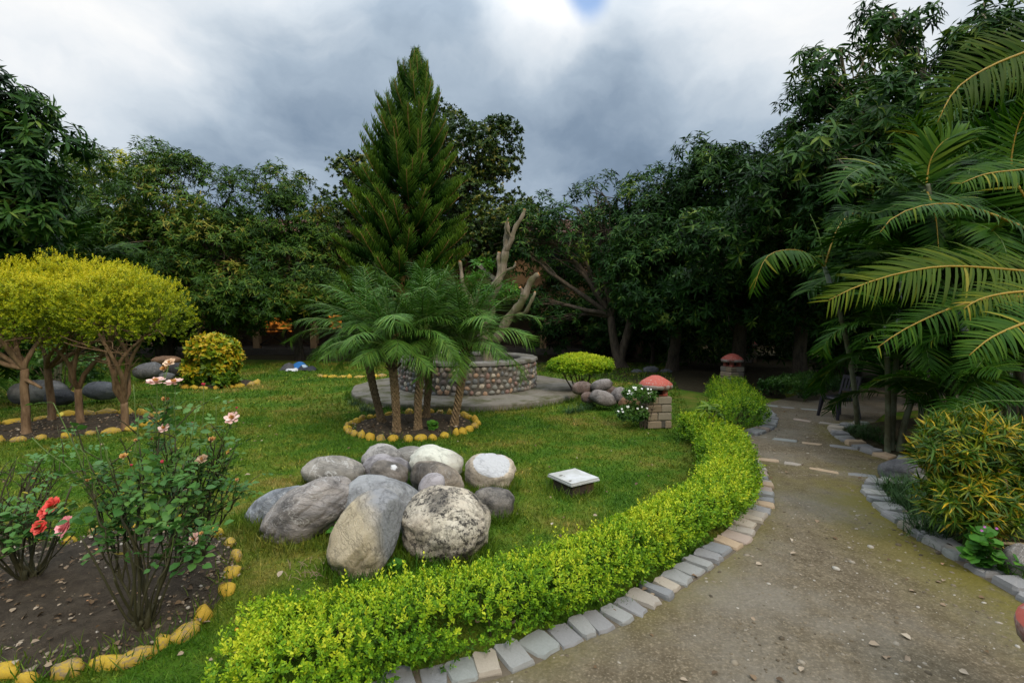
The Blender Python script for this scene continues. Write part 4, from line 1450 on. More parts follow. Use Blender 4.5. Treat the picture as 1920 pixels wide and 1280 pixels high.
def date_palm(label, base_px, top_px, Y, length, n, seed):
    random.seed(seed)
    b = P(*base_px)
    b[2] = .03
    top = A(top_px[0], top_px[1], Y if Y else b[1])
    root = thing('feathery_palm', label, 'palm', b, 'short feathery palms in the ring bed')
    g = Geo()
    L = np.linalg.norm(top - b)
    rows = 40
    nseg = 14
    cpts = wig(bez(b, b * .5 + top * .5 + np.array([.05 * random.uniform(-1, 1), 0, 0]), top, rows), .02, 2, seed)
    V = []
    for i in range(rows):
        f = i / (rows - 1)
        rad = .047 + .012 * f + (.02 * max(0, 1 - f * 9))
        for j in range(nseg):
            an = 2 * math.pi * j / nseg
            st = math.cos(7 * an + i * math.pi) if False else math.cos(math.pi * (i + (j % 2)))
            V.append(cpts[i] + (rad + .009 * st) * np.array([math.cos(an), math.sin(an), 0]) + np.array([0, 0, .006 * st]))
    Q = [[i * nseg + j, i * nseg + (j + 1) % nseg, (i + 1) * nseg + (j + 1) % nseg, (i + 1) * nseg + j] for i in range(rows - 1) for j in range(nseg)]
    g.add(V, quads=Q)
    g.build('trunk', MAT['palm_trunk'], root, smooth=False)
    # dead stubs and fibre below the crown
    g = Geo()
    for k in range(46):
        f = random.uniform(.72, 1.0)
        c = cpts[int(f * (rows - 1))]
        a = random.random() * 6.28
        d = np.array([math.cos(a), math.sin(a), random.uniform(.5, 1.6)])
        d /= np.linalg.norm(d)
        p0 = c + np.array([math.cos(a), math.sin(a), 0]) * .05
        tube(g, [p0, p0 + d * random.uniform(.05, .13)], [.016, .007], 5)
    g.build('fibre', MAT['palm_fibre'], root)
    ga = math.pi * (3 - math.sqrt(5))
    for k in range(n):
        f = k / n
        a = k * ga + seed
        elev = R(86 - 88 * f ** 1.05 + random.uniform(-12, 12))
        s = length * (.75 + .3 * math.sin(math.pi * min(1, f + .15))) * random.uniform(.9, 1.1)
        me = DF[min(5, int(f * 5.2) + random.randint(0, 1))] if f > .1 else DF[0]
        M = Matrix.Translation(Vector(top + np.array([0, 0, .03 - .08 * f]))) @ Matrix.Rotation(a, 4, 'Z') @ Matrix.Rotation(elev, 4, 'X') @ Matrix.Rotation(random.uniform(-.3, .3), 4, 'Y') @ Matrix.Scale(s, 4)
        inst('frond', me, root, M)
    return root


date_palm('leftmost short feathery palm, its trunk leaning left', (718, 798), (683, 640), 7.55, 1.25, 28, 1)
date_palm('short feathery palm second from left with a thick ringed trunk', (745, 815), (730, 648), 6.75, 1.21, 28, 2)
date_palm('middle short feathery palm with a thin mossy trunk', (783, 812), (795, 632), 7.0, 1.18, 24, 3)
date_palm('short feathery palm at the back of the ring bed', (799, 788), (812, 622), 7.9, 1.25, 26, 4)
date_palm('rightmost short feathery palm, leaning towards the well', (851, 803), (874, 648), 7.2, 1.25, 30, 5)


# ------------------------------------------------------------------ areca palms
def cane(g, pts, r0, r1, mi=0):
    pts = resample(np.asarray(pts, float), .03)
    m = len(pts)
    rad = np.linspace(r0, r1, m) * (1 + .07 * ((np.arange(m) % 4) == 0))
    tube(g, pts, rad, 8, mi=mi)


MAT['cane_areca'] = plain_mat('areca_stem', (.13, .14, .085), 0.6, 0.35, 9, 0.2, dirt=(.07, .065, .03))
MAT['cane_white'] = plain_mat('areca_crownshaft', (.30, .33, .30), 0.5, 0.25, 9, 0.1)


def areca_frond(i):
    g = Geo()
    sag = [.55, .8, 1.0, .7, .4][i % 5]
    t = np.linspace(0, 1, 14)
    th = np.cumsum(np.full(14, sag * 1.7 / 14) * (.25 + 1.5 * t))
    x = np.cumsum(np.cos(th)) / 14
    z_ = -np.cumsum(np.sin(th)) / 14
    frond(g, np.stack([.08 * t * t * (1 if i % 2 else -1), x - x[0], z_ - z_[0]], 1), .36, .024, 48, fold=.5, droop=.22, lean=.75, start=.2, rach=.013, rndb=.3 + .07 * i, seg=3, tipf=.5)
    return g.mesh('areca_frond', [MAT['areca'], MAT['rachis_g']])


AF = [areca_frond(i) for i in range(5)]


def areca_clump(label, base, stems, seed, fr=7, size=1.5, group=None):
    """stems: list of (top offset, height)"""
    random.seed(seed)
    root = thing('areca_palm', label, 'palm', base, group)
    base = np.asarray(base, float)
    for dx, dy, h in stems:
        top = base + np.array([dx, dy, h])
        b = base + np.array([dx * .25, dy * .25, 0])
        g = Geo()
        pts = bez(b, b * .5 + top * .5 + np.array([-dx * .25, -dy * .25, h * .08]), top, 12)
        cane(g, pts, .034, .026)
        sh = pts[-4:]
        cane(g, sh, .033, .025, 1)
        g.build('stem', [MAT['cane_areca'], MAT['cane_white']], root)
        for k in range(fr):
            a = k * 2.4 + random.uniform(-.4, .4) + seed
            el = R(75 - 85 * (k / fr) + random.uniform(-8, 8))
            s = size * random.uniform(.8, 1.1)
            M = Matrix.Translation(Vector(top)) @ Matrix.Rotation(a, 4, 'Z') @ Matrix.Rotation(el, 4, 'X') @ Matrix.Rotation(random.uniform(-.4, .4), 4, 'Y') @ Matrix.Scale(s, 4)
            inst('frond', random.choice(AF), root, M)
    return root


def hero(root, pts, leaflet, width, n, fold=.5, droop=.2, up=None, mat='areca', rach='rachis', rndb=.5, lean=.7, thick=.014, start=.05):
    g = Geo()
    c = [A(x, y, Y) for x, y, Y in pts]
    frond(g, smooth_poly(c, 12), leaflet, width, n, fold=fold, droop=droop, lean=lean, start=start, rach=thick, up=up, rndb=rndb, seg=3)
    return g.build('frond', [MAT[mat], MAT[rach]], root)


b = P(1668, 850)
areca_clump('areca palm with pale ringed stems where the walk bends', (*b[:2], .03), [(-.18, -.1, 1.45), (.14, .1, 1.95), (.35, -.1, 1.0), (.25, .3, .6)], 4, 6, 1.0)
areca_clump('areca palm clump behind the narrow-leaved croton', (*P(1800, 862)[:2], .03), [(-.3, 0, 1.2), (.2, .2, 2.1), (.5, -.1, 1.5), (-.1, .3, 2.6)], 5, 8, 1.35)
areca_clump('areca palm clump deep in the shade right of the chair', (*P(1740, 800)[:2], .03), [(-.4, 0, 2.1), (.3, .2, 3.0), (.0, -.1, 1.3), (.6, .1, 2.4)], 8, 8, 1.6)
areca_clump('areca palm clump in the shade at the right edge of the picture', (*P(1935, 835)[:2], .03), [(-.4, 0, 1.4), (.1, .2, 2.6), (-.6, .3, 3.1), (.3, -.2, 2.0)], 9, 8, 1.6)
areca_clump('areca palm clump low under the big leaning palm fronds', (*P(1880, 905)[:2], .03), [(-.35, .1, .8), (.1, .3, 1.3), (-.15, .5, 1.8), (.4, .4, 1.0)], 17, 8, .95)
areca_clump('areca palm behind the golden topiary at far left', (*A(95, 700, 10.6)[:2], 0), [(-.3, 0, 2.2), (.2, .2, 2.9), (.55, .1, 2.3)], 12, 7, 1.5)
areca_clump('low areca palm at the left edge beside the topiary trunks', (*A(-60, 720, 8.6)[:2], 0), [(-.1, 0, .5), (.15, .2, .8)], 14, 6, 1.0)
# slender palm whose single frond hangs over the belt of mangos
b = P(1608, 800)
sp = thing('slender_palm', 'slender pale-stemmed palm with one frond arching left over the dark trees', 'palm', (*b[:2], .02))
g = Geo()
top = A(1546, 500, 7.0)
cane(g, bez(np.array([b[0], b[1], .0]), A(1600, 640, 7.1), top, 14), .038, .026, 0)
cane(g, bez(A(1560, 545, 7.0), A(1552, 520, 7.0), top, 6), .032, .024, 1)
g.build('stem', [MAT['cane_areca'], MAT['cane_white']], sp)
hero(sp, [(1546, 500, 7.0), (1500, 470, 6.8), (1440, 480, 6.6), (1412, 545, 6.5)], .42, .034, 44, .2, .5)
hero(sp, [(1546, 500, 7.0), (1535, 440, 7.1), (1518, 400, 7.2)], .1, .02, 8, .2, .3, rach='rachis_g')
hero(sp, [(1546, 500, 7.0), (1570, 430, 7.1), (1600, 400, 7.3), (1625, 420, 7.4)], .3, .03, 30, .4, .3)
# the big clump rooted outside the right edge, whose fronds reach into the picture
big = thing('areca_palm', 'large areca palm leaning in from the right edge with long yellow-stalked fronds', 'palm', (4.9, 3.9, .03))
g = Geo()
cane(g, bez((4.9, 3.9, 0), (4.8, 3.9, 1), (4.55, 3.75, 1.9), 14), .05, .035)
cane(g, bez((5.0, 4.1, 0), (5.0, 4.2, 1.4), (4.95, 4.3, 2.7), 14), .05, .035)
cane(g, bez((4.8, 3.7, 0), (4.6, 3.5, .6), (4.35, 3.3, 1.3), 14), .045, .033)
g.build('stem', [MAT['cane_areca'], MAT['cane_white']], big)
hero(big, [(2020, 520, 3.9), (1920, 508, 3.8), (1780, 499, 3.6), (1680, 514, 3.45), (1600, 540, 3.35), (1548, 566, 3.3)], .36, .019, 70, .28, .2, up=(.0, -.75, .55), mat='areca_y', rndb=.45, lean=1.05)
hero(big, [(2000, 470, 4.2), (1900, 418, 4.1), (1800, 384, 4.0), (1720, 388, 3.9), (1665, 415, 3.85), (1648, 440, 3.8)], .29, .020, 62, .45, .15, up=(.0, -.5, .8), mat='areca', rndb=.45)
hero(big, [(2030, 60, 3.6), (1930, 95, 3.5), (1850, 128, 3.45), (1790, 170, 3.4), (1755, 235, 3.35)], .34, .020, 60, .35, .15, up=(.35, -.75, .4), mat='areca_y', rndb=.15)
hero(big, [(2000, 590, 3.3), (1930, 603, 3.2), (1860, 632, 3.1), (1815, 668, 3.05)], .25, .019, 44, .4, .12, up=(0, -.6, .7), mat='areca', rndb=.55)
hero(big, [(2010, 740, 3.9), (1930, 752, 3.9), (1850, 752, 3.85), (1780, 772, 3.8)], .20, .019, 44, .8, .05, up=(0, -.4, .9), mat='areca', rndb=.3, rach='rachis_g')
hero(big, [(1990, 565, 3.8), (1900, 556, 3.7), (1800, 572, 3.6), (1700, 615, 3.5), (1640, 655, 3.45)], .26, .018, 54, .35, .2, up=(0, -.6, .7), mat='areca', rndb=.5)
hero(big, [(1985, 545, 3.5), (1900, 548, 3.4), (1840, 560, 3.3), (1805, 580, 3.25)], .22, .018, 28, .2, .25, up=(0, -.7, .6), mat='areca_y', rndb=.55)
hero(big, [(2000, 310, 4.4), (1920, 318, 4.3), (1850, 326, 4.2), (1800, 345, 4.1)], .26, .020, 42, .3, .25, up=(0, -.7, .6), mat='areca', rndb=.6)
hero(big, [(1960, 420, 4.6), (1900, 330, 4.7), (1905, 250, 4.7), (1930, 190, 4.6)], .32, .022, 46, .5, .1, up=(-.6, -.7, .1), mat='areca', rndb=.5)
# the palm standing in the thicket behind it
mid = thing('areca_palm', 'areca palm with an upright bright new frond in front of the tall forked tree', 'palm', (*A(1745, 850, 5.9)[:2], .03))
g = Geo()
mb = A(1745, 850, 5.9)
mt = A(1738, 345, 5.9)
cane(g, bez((mb[0], mb[1], 0), (mb[0] + .1, mb[1], 1.5), mt, 16), .045, .032)
g.build('stem', [MAT['cane_areca'], MAT['cane_white']], mid)
hero(mid, [(1736, 350, 5.9), (1745, 300, 5.9), (1770, 265, 5.85), (1810, 247, 5.8)], .46, .045, 34, .5, -.1, up=(-.3, -.6, .7), mat='areca', rndb=.62, lean=.9)
hero(mid, [(1738, 350, 5.9), (1690, 318, 5.8), (1630, 312, 5.7), (1585, 335, 5.6), (1568, 372, 5.5)], .42, .036, 44, .6, .15, up=(0, -.3, .9), mat='areca', rndb=.35, rach='rachis_g')
hero(mid, [(1738, 360, 5.9), (1748, 385, 5.6), (1756, 420, 5.35), (1760, 470, 5.2)], .42, .034, 40, .1, .1, up=(0, -1, .2), mat='areca', rndb=.2)
hero(mid, [(1740, 350, 5.9), (1800, 300, 6.0), (1860, 300, 6.1), (1900, 335, 6.1)], .45, .036, 42, .5, .2, up=(0, -.4, .9), mat='areca', rndb=.3, rach='rachis_g')
hero(mid, [(1738, 355, 5.9), (1690, 380, 5.9), (1640, 400, 5.9), (1590, 395, 5.9), (1560, 420, 5.9)], .4, .034, 40, .5, .2, up=(0, -.4, .9), mat='areca', rndb=.15, rach='rachis_g')


# ------------------------------------------------------------------ pruned tree inside the well
pr_base = np.array([WX + .45, WY + .15, .15])
prt = thing('pruned_tree', 'bare pruned tree with sawn-off limbs rising behind the short palms', 'tree', pr_base)
g = Geo()


def plimb(px, r0, r1, amp=.05, cut=True):
    pts = [A(x, y, Y) for x, y, Y in px]
    pts = wig(smooth_poly(pts, 5), amp * 1.3, 2.5, px[0][0] * .01)
    r0, r1 = r0 * .72, r1 * .66
    rr_ = np.linspace(r0, r1, len(pts)) * (1 + .16 * np.sin(np.arange(len(pts)) * 1.9 + r0 * 50))
    rr_[-1] = r1
    tube(g, pts, rr_, 9)
    if cut:
        d = nrm(pts[-1] - pts[-2])
        c = Geo()
        tube(c, [pts[-1] + d * .002, pts[-1] + d * .014], [r1 * .92, r1 * .9], 9)
        return c


cuts = [plimb([(918, 690, 10.8), (905, 620, 10.7), (912, 575, 10.6), (935, 525, 10.5), (945, 480, 10.5), (948, 440, 10.5), (947, 422, 10.5)], .19, .07),
        plimb([(944, 480, 10.5), (958, 450, 10.4), (972, 420, 10.4), (984, 393, 10.4)], .085, .05),
        plimb([(914, 600, 10.7), (885, 585, 10.6), (880, 555, 10.6), (866, 520, 10.5), (866, 488, 10.5)], .10, .045),
        plimb([(930, 640, 10.7), (955, 600, 10.5), (978, 560, 10.4), (1002, 520, 10.3), (1012, 511, 10.3)], .15, .075),
        plimb([(975, 565, 10.4), (978, 548, 10.4), (976, 541, 10.35)], .06, .04),
        plimb([(888, 580, 10.6), (900, 560, 10.6), (898, 540, 10.6)], .06, .035),
        plimb([(938, 520, 10.5), (936, 490, 10.5), (937, 475, 10.5)], .07, .055),
        plimb([(946, 508, 10.5), (960, 500, 10.4), (964, 491, 10.4)], .05, .02),
        plimb([(960, 446, 10.4), (950, 425, 10.3), (952, 408, 10.3)], .045, .025),
        plimb([(880, 556, 10.6), (872, 545, 10.5), (861, 540, 10.4)], .04, .02),
        plimb([(962, 590, 10.5), (985, 585, 10.3), (1000, 560, 10.2), (1003, 550, 10.2)], .07, .035),
        plimb([(908, 610, 10.7), (925, 590, 10.9), (922, 560, 11.0), (930, 540, 11.0)], .07, .03)]
g.build('trunk', MAT['bark_pale'], prt)
for c in cuts:
    c.build('cut_end', MAT['cut'], prt, smooth=False)
lob = px_lobes([(905, 510, 10.8, 22, 22), (925, 560, 10.7, 20, 22), (950, 545, 11, 16, 14)])
tp, ta = crown_tips(lob, .16, 9, 7)
g = Geo()
rosettes(g, tp, ta, 7, .13, droop=.3)
g.build('regrowth', MAT['weed'], prt, kind='stuff')

# ------------------------------------------------------------------ clipped plants
def sprigs(geo, pos, axis, length, pairs, leaf, rnd, tv=OVAL_T, tf=LANCE_F, spread=52, mi=0, stem=None):
    n = len(pos)
    if n == 0:
        return
    u, v = perp(axis)
    az = rng.uniform(0, 6.28, n)
    P_, D_, U_, S_, R_ = [], [], [], [], []
    length = np.broadcast_to(length, (n,))
    for j in range(pairs):
        f = (j + .6) / pairs
        for sg in (0, np.pi):
            a = az + sg + j * 1.57 + rng.normal(0, .25, n)
            th = np.radians(spread * (1.15 - .5 * f)) + rng.normal(0, .18, n)
            d = axis * np.cos(th)[:, None] + (u * np.cos(a)[:, None] + v * np.sin(a)[:, None]) * np.sin(th)[:, None]
            P_.append(pos + axis * (length * f)[:, None])
            D_.append(d)
            U_.append(axis + rng.normal(0, .2, (n, 3)))
            S_.append(leaf * rng.uniform(.7, 1.2, n) * (1.05 - .35 * f))
            R_.append(np.clip(rnd + .16 * (f - .5) + rng.normal(0, .12, n), 0, 1))
    D = np.concatenate(D_)
    scatter(geo, tv, tf, np.concatenate(P_), frames(D, np.concatenate(U_)), np.concatenate(S_), np.concatenate(R_), mi)


def hedge_row(label, line, width, height, den, leaf, mat, stems=True, rb=.5):
    line = resample(np.asarray(line, float), .04)
    root = thing('clipped_hedge', label, 'hedge', (*line[0], 0))
    tan = nrm(np.gradient(line, axis=0))
    nor = np.stack([-tan[:, 1], tan[:, 0]], 1)
    L = len(line) * .04
    wv = np.broadcast_to(np.interp(np.linspace(0, 1, len(line)), np.linspace(0, 1, len(np.atleast_1d(width))), np.atleast_1d(width)), (len(line),))
    g = Geo()

    def put_layer(n, scale, rbase, pairs, lf, up):
        wgt = 1 / np.maximum(line[:, 1], 2.0) ** 1.3
        i = rng.choice(len(line), n, p=wgt / wgt.sum())
        # ends get extra sprigs so that the hedge is closed
        e = rng.random(n) < .10
        i = np.where(e, np.where(rng.random(n) < .5, rng.integers(0, 4, n), rng.integers(len(line) - 4, len(line), n)), i)
        th = rng.uniform(-.12, np.pi + .12, n)
        c, s = np.cos(th), np.sin(th)
        p = 3.0
        rr = (np.abs(c) ** p + np.abs(np.maximum(s, 0)) ** p) ** (-1 / p)
        w = wv[i] * .5
        bumpy = .74 + .34 * vnoise(line[i, 0] * 1 + c, line[i, 1] + s, 3.2, 9) + .24 * vnoise(line[i, 0] + c * .5, line[i, 1] + s * .5, 9.0, 19) + rng.normal(0, .06, n)
        off = c * rr * w * scale * bumpy
        z_ = np.clip(.06 + (height - .06) * np.maximum(s, .0) * rr * scale * (bumpy * .35 + .62), .02, None)
        z_ = np.where(s < .05, rng.uniform(.03, height * .75, n), z_)
        off = np.where(e, rng.uniform(-1, 1, n) * w, off)
        xy = line[i] + nor[i] * off[:, None] + tan[i] * (rng.normal(0, .03, n))[:, None]
        xy += np.where(e, np.where(i < 5, -1, 1) * rng.uniform(.0, .10, n), 0)[:, None] * tan[i]
        pos = np.c_[xy, z_]
        hole = vnoise(xy[:, 0] + z_ * 2, xy[:, 1] - z_, 6.5, 33) > np.where(z_ > height * .7, .93, .70)      # thin spots where twigs show
        keep = ~hole | (rng.random(n) < .25)
        ax = np.c_[nor[i] * (c * .9)[:, None], np.full(n, up) + .5 * np.maximum(s, 0)] + rng.normal(0, .28, (n, 3))
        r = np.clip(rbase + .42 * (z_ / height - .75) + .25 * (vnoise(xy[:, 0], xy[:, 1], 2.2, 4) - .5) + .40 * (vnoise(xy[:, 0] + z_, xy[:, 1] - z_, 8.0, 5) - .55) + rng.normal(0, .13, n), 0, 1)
        near = np.clip(line[i, 1] / 3.2, .8, 1.7)
        sprigs(g, pos[keep], nrm(ax)[keep], (.05 * near * rng.uniform(.7, 1.4, n))[keep], pairs, (lf * near ** .6)[keep] * rng.uniform(.75, 1.25, keep.sum()), r[keep])

    put_layer(int(L * den), 1.0, rb, 4, leaf, .75)
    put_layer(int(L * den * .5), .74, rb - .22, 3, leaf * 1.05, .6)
    # long shoots that stick out of the top
    n = int(L * min(den, 640) * .09)
    i = rng.integers(0, len(line), n)
    pos = np.c_[line[i] + nor[i] * (rng.uniform(-.5, .5, n) * wv[i])[:, None], height * rng.uniform(.85, 1.0, n)]
    sprigs(g, pos, nrm(np.c_[rng.normal(0, .25, (n, 2)), np.ones(n)]), rng.uniform(.06, .13, n), 5, leaf * .95, np.clip(rng.normal(rb + .28, .1, n), 0, 1), spread=45)
    g.build('foliage', mat, root, kind='stuff')
    if stems:
        t = Geo()
        for k in range(int(L * 22)):
            i = random.randrange(len(line))
            p = line[i] + nor[i] * random.uniform(-.35, .35) * wv[i]
            q = np.array([p[0] + random.uniform(-.08, .08), p[1] + random.uniform(-.08, .08), height * random.uniform(.6, .9)])
            tube(t, wig(bez((p[0], p[1], 0), (p[0], p[1], .1), q, 5), .015, 8, k), np.linspace(.006, .002, 5), 4)
        t.build('stems', MAT['cane'], root, kind='stuff')
    return root


tan_ = nrm(np.gradient(EDGE_L, axis=0))
HLINE = EDGE_L + np.stack([-tan_[:, 1], tan_[:, 0]], 1) * .285
HLINE = HLINE[(HLINE[:, 0] > -.80)]
HLINE = np.concatenate([[[-1.12, 2.12], [-.98, 2.14]], HLINE])
HLINE = np.concatenate([HLINE, [[2.42, 6.0], [2.38, 6.5]]])
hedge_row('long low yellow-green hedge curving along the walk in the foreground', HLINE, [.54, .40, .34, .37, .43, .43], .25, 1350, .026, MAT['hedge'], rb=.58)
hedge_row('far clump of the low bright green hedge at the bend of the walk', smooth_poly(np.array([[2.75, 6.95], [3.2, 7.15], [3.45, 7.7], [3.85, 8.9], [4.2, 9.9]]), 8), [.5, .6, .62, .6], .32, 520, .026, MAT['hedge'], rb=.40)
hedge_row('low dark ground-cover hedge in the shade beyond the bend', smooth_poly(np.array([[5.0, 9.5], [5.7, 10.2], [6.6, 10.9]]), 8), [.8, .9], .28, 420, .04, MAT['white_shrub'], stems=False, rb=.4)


def dome_sprigs(g, c, r, n, length, pairs, leaf, rb, low=-.45, mi=0, wob=.22, top=.3, holes=None):
    d = rdir(int(n * 1.7))
    d = d[d[:, 2] > low][:n]
    q = 1 + wob * (vnoise(d[:, 0] * 2 + c[0], d[:, 1] * 2 + d[:, 2] * 1.7 + c[1], 1.8, 12) - .5) * 2
    if holes:
        q = q + .16 * (vnoise(d[:, 0] * 5 + c[0], d[:, 1] * 5 + d[:, 2] * 6, 2.0, 15) - .5)
    dep = rng.uniform(.72, 1.02, len(d)) ** .6
    pos = c + d * r * (q * dep)[:, None]
    if holes:                      # thin places, most of them on the underside
        h_ = vnoise(pos[:, 0] * 1.3 + pos[:, 1], pos[:, 2] * 1.6 - pos[:, 1], 4.5, 41)
        ok = (h_ < holes + .35 * d[:, 2]) | (rng.random(len(d)) < .22)
        d, pos = d[ok], pos[ok]
    ax = nrm(d * .8 + np.array([0, 0, .55]) + rng.normal(0, .3, d.shape))
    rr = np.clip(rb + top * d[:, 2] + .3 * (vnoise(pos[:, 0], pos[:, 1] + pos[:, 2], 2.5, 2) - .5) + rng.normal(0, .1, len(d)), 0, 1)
    sprigs(g, pos, ax, length, pairs, leaf, rr, mi=mi)


def topiary(label, base_px, fork_px, canopy, Y, seed, extra=()):
    random.seed(seed)
    b = P(*base_px)
    root = thing('topiary_tree', label, 'topiary tree', b, 'golden topiary trees clipped into one canopy')
    t = Geo()
    f = A(fork_px[0], fork_px[1], b[1])
    pts = wig(bez(b - [0, 0, .03], b * .5 + f * .5 + [random.uniform(-.04, .04), 0, 0], f, 8), .02, 3, seed)
    rr = np.linspace(.052, .044, 8)
    rr[0] *= 1.4
    tube(t, pts, rr, 9)
    for (x, y, rx, ry) in canopy:
        c = A(x, y, Y)
        s = Y / 960
        for k in range(4):
            e = c + np.array([random.uniform(-.7, .7) * rx * s, random.uniform(-.6, .6) * rx * s, -ry * s * random.uniform(.1, .5)])
            p_ = limb(t, f, e, .036, .012, .25, 8, 7, .09)
            for q in range(7):
                s0 = p_[random.randint(3, 7)]
                limb(t, s0, s0 + np.array([random.uniform(-.4, .4), random.uniform(-.4, .4), random.uniform(-.08, .3)]), .011, .003, .25, 6, 4, .03)
    for px in extra:
        e = A(px[0], px[1], b[1])
        limb(t, f - [0, 0, .15], e, .03, .016, .1, 5, 7, .01)
    t.build('trunk', MAT['bark_top'], root)
    g = Geo()
    for (x, y, rx, ry) in canopy:
        s = Y / 960
        r = np.array([rx * s, rx * s * .85, ry * s])
        n = int(1500 * 4 * np.pi * ((rx + ry) * .5 * s) ** 2 * .28)
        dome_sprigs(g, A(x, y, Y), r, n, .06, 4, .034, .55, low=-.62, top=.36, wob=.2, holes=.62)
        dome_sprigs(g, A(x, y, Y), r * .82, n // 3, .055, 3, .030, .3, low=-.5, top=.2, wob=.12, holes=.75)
    # wispy shoots
    for (x, y, rx, ry) in canopy:
        c = A(x, y, Y)
        s = Y / 960
        m_ = 7
        a = rng.uniform(-.8, .8, m_)
        p0 = c + np.stack([np.sin(a) * rx * s, rng.uniform(-.5, .2, m_) * rx * s, np.cos(a) * ry * s * .92], 1)
        sprigs(g, p0, nrm(np.stack([a * .4, a * 0, np.ones(m_)], 1)), rng.uniform(.12, .24, m_), 8, .022, np.full(m_, .85), spread=35)
    g.build('foliage', MAT['topiary'], root, kind='stuff')


topiary('golden topiary tree with the leftmost forked trunk and a sawn stub', (52, 818), (45, 690), [(20, 590, 100, 92), (-70, 600, 90, 80)], 6.75, 1, extra=[(78, 728)])
topiary('golden topiary tree with a thin dark trunk second from left', (97, 792), (88, 690), [(118, 585, 118, 102)], 7.6, 2)
topiary('golden topiary tree with a slim Y-shaped trunk third from left', (152, 796), (148, 728), [(172, 588, 122, 90)], 7.4, 3)
topiary('golden topiary tree with the rightmost thick twin trunk', (234, 806), (232, 755), [(265, 596, 84, 72), (215, 582, 90, 80)], 7.0, 4)


# ------------------------------------------------------------------ shrubs
def shrub(name, label, base, stems, mat, bark, build_leaves, spread=.3, hgt=.6, r=.012, seed=1, cat='shrub'):
    random.seed(seed)
    base = np.asarray(base, float)
    root = thing(name, label, cat, base)
    t = Geo()
    for k in range(stems):
        a = k * 2.4 + seed
        e = base + np.array([math.cos(a) * spread * random.uniform(.4, 1), math.sin(a) * spread * random.uniform(.4, 1), hgt * random.uniform(.75, 1.05)])
        p_ = limb(t, base + [math.cos(a) * .05, math.sin(a) * .05, 0], e, r, r * .45, .12, 8, 6, .03)
        for q in range(4):
            s0 = p_[random.randint(3, 7)]
            limb(t, s0, s0 + np.array([random.uniform(-.3, .3), random.uniform(-.3, .3), random.uniform(.1, .3)]) * spread * 1.4, r * .45, r * .15, .2, 5, 5, .02)
    t.build('stems', bark, root)
    g = Geo()
    build_leaves(g)
    g.build('foliage', mat, root, kind='stuff')
    return root


def lv(g):
    c = A(1090, 686, 9.9)
    dome_sprigs(g, c, np.array([.60, .5, .20]), 2600, .055, 4, .045, .5, low=-.5, wob=.12, top=.35)
    dome_sprigs(g, c, np.array([.5, .42, .18]), 900, .05, 3, .045, .25, low=-.6, wob=.12)


shrub('clipped_shrub', 'flat-topped clipped shrub on thin stems right of the well', (*A(1088, 745, 9.9)[:2], 0), 7, MAT['hedge'], MAT['bark'], lv, .42, .55, .02, 2)


def lv(g):
    for (x, y, rx, ry, n) in ((400, 655, 44, 26, 420), (380, 690, 34, 24, 300), (425, 670, 26, 24, 220), (408, 690, 36, 22, 240)):
        s = 11.5 / 960
        c = A(x, y, 11.5)
        d = rdir(n)
        d = d[d[:, 2] > -.6]
        pos = c + d * np.array([rx, rx, ry]) * s * rng.uniform(.7, 1.02, len(d))[:, None]
        rr = np.clip(.52 + .3 * (vnoise(pos[:, 0] * 1, pos[:, 2], 4, 3) - .5) * 2 + rng.normal(0, .14, len(d)), 0, 1)
        rosettes(g, pos, nrm(d + [0, 0, .5]), 8, .13, tv=OVAL_T, droop=.1, polar=(30, 85), rnd=rr)
    s = 11.2 / 960
    pos = A(425, 712, 11.1) + rdir(60) * np.array([.22, .2, .12])
    rosettes(g, pos, nrm(rdir(60) + [0, 0, 1]), 6, .13, tv=OVAL_T, rnd=np.full(60, .12))
    pos = A(365, 712, 11.1) + rdir(50) * np.array([.22, .2, .12])
    rosettes(g, pos, nrm(rdir(50) + [0, 0, 1]), 6, .12, tv=OVAL_T, rnd=np.full(50, .08))


shrub('croton_bush', 'round croton bush with yellow and green leaves on the lawn at left', (*A(398, 724, 11.5)[:2], .02), 9, MAT['croton_y'], MAT['bark'], lv, .35, .7, .016, 3, 'bush')


def lv(g):
    for (x, y, rx, ry, n, Y) in ((1790, 845, 72, 62, 150, 3.45), (1880, 850, 80, 68, 150, 3.55), (1835, 815, 90, 45, 130, 3.5), (1800, 925, 72, 58, 140, 3.4), (1890, 920, 80, 62, 140, 3.5), (1840, 960, 60, 46, 90, 3.4), (1960, 880, 80, 90, 120, 3.6)):
        s = Y / 960
        c = A(x, y, Y)
        d = rdir(n)
        pos = c + d * np.array([rx, rx, ry]) * s * rng.uniform(.55, 1.0, len(d))[:, None]
        rr = np.clip(.45 + .22 * (vnoise(pos[:, 0], pos[:, 2], 9, 3) - .5) * 2 + rng.normal(0, .15, len(d)), 0, 1)
        rosettes(g, pos, nrm(d * .6 + [0, 0, .6]), 13, .105, tv=STRAP_T, tf=STRAP_F, droop=.35, polar=(15, 95), rnd=rr, jit=.25)


b = P(1850, 1022)
root = shrub('croton_bush', 'narrow-leaved croton bush speckled yellow beside the walk at right', (b[0], b[1], .02), 6, MAT['croton_r'], MAT['bark_top'], lv, .32, .55, .022, 5, 'bush')


def lv(g):
    for (x, y, rx, ry, n) in ((1202, 741, 30, 14, 520), (1188, 775, 30, 13, 460)):
        dome_sprigs(g, A(x, y, 7.2), np.array([rx, rx, ry]) * 7.2 / 960, n, .04, 3, .038, .5, low=-.7, wob=.2)


wroot = shrub('flowering_shrub', 'two-tiered shrub with small white flowers beside the near stone lantern', (*P(1208, 803)[:2], 0), 5, MAT['white_shrub'], MAT['bark'], lv, .14, .42, .009, 6)
MAT['white_petal'] = plain_mat('white_petal', (.75, .76, .72), 0.6, 0.08, 10, 0.0)


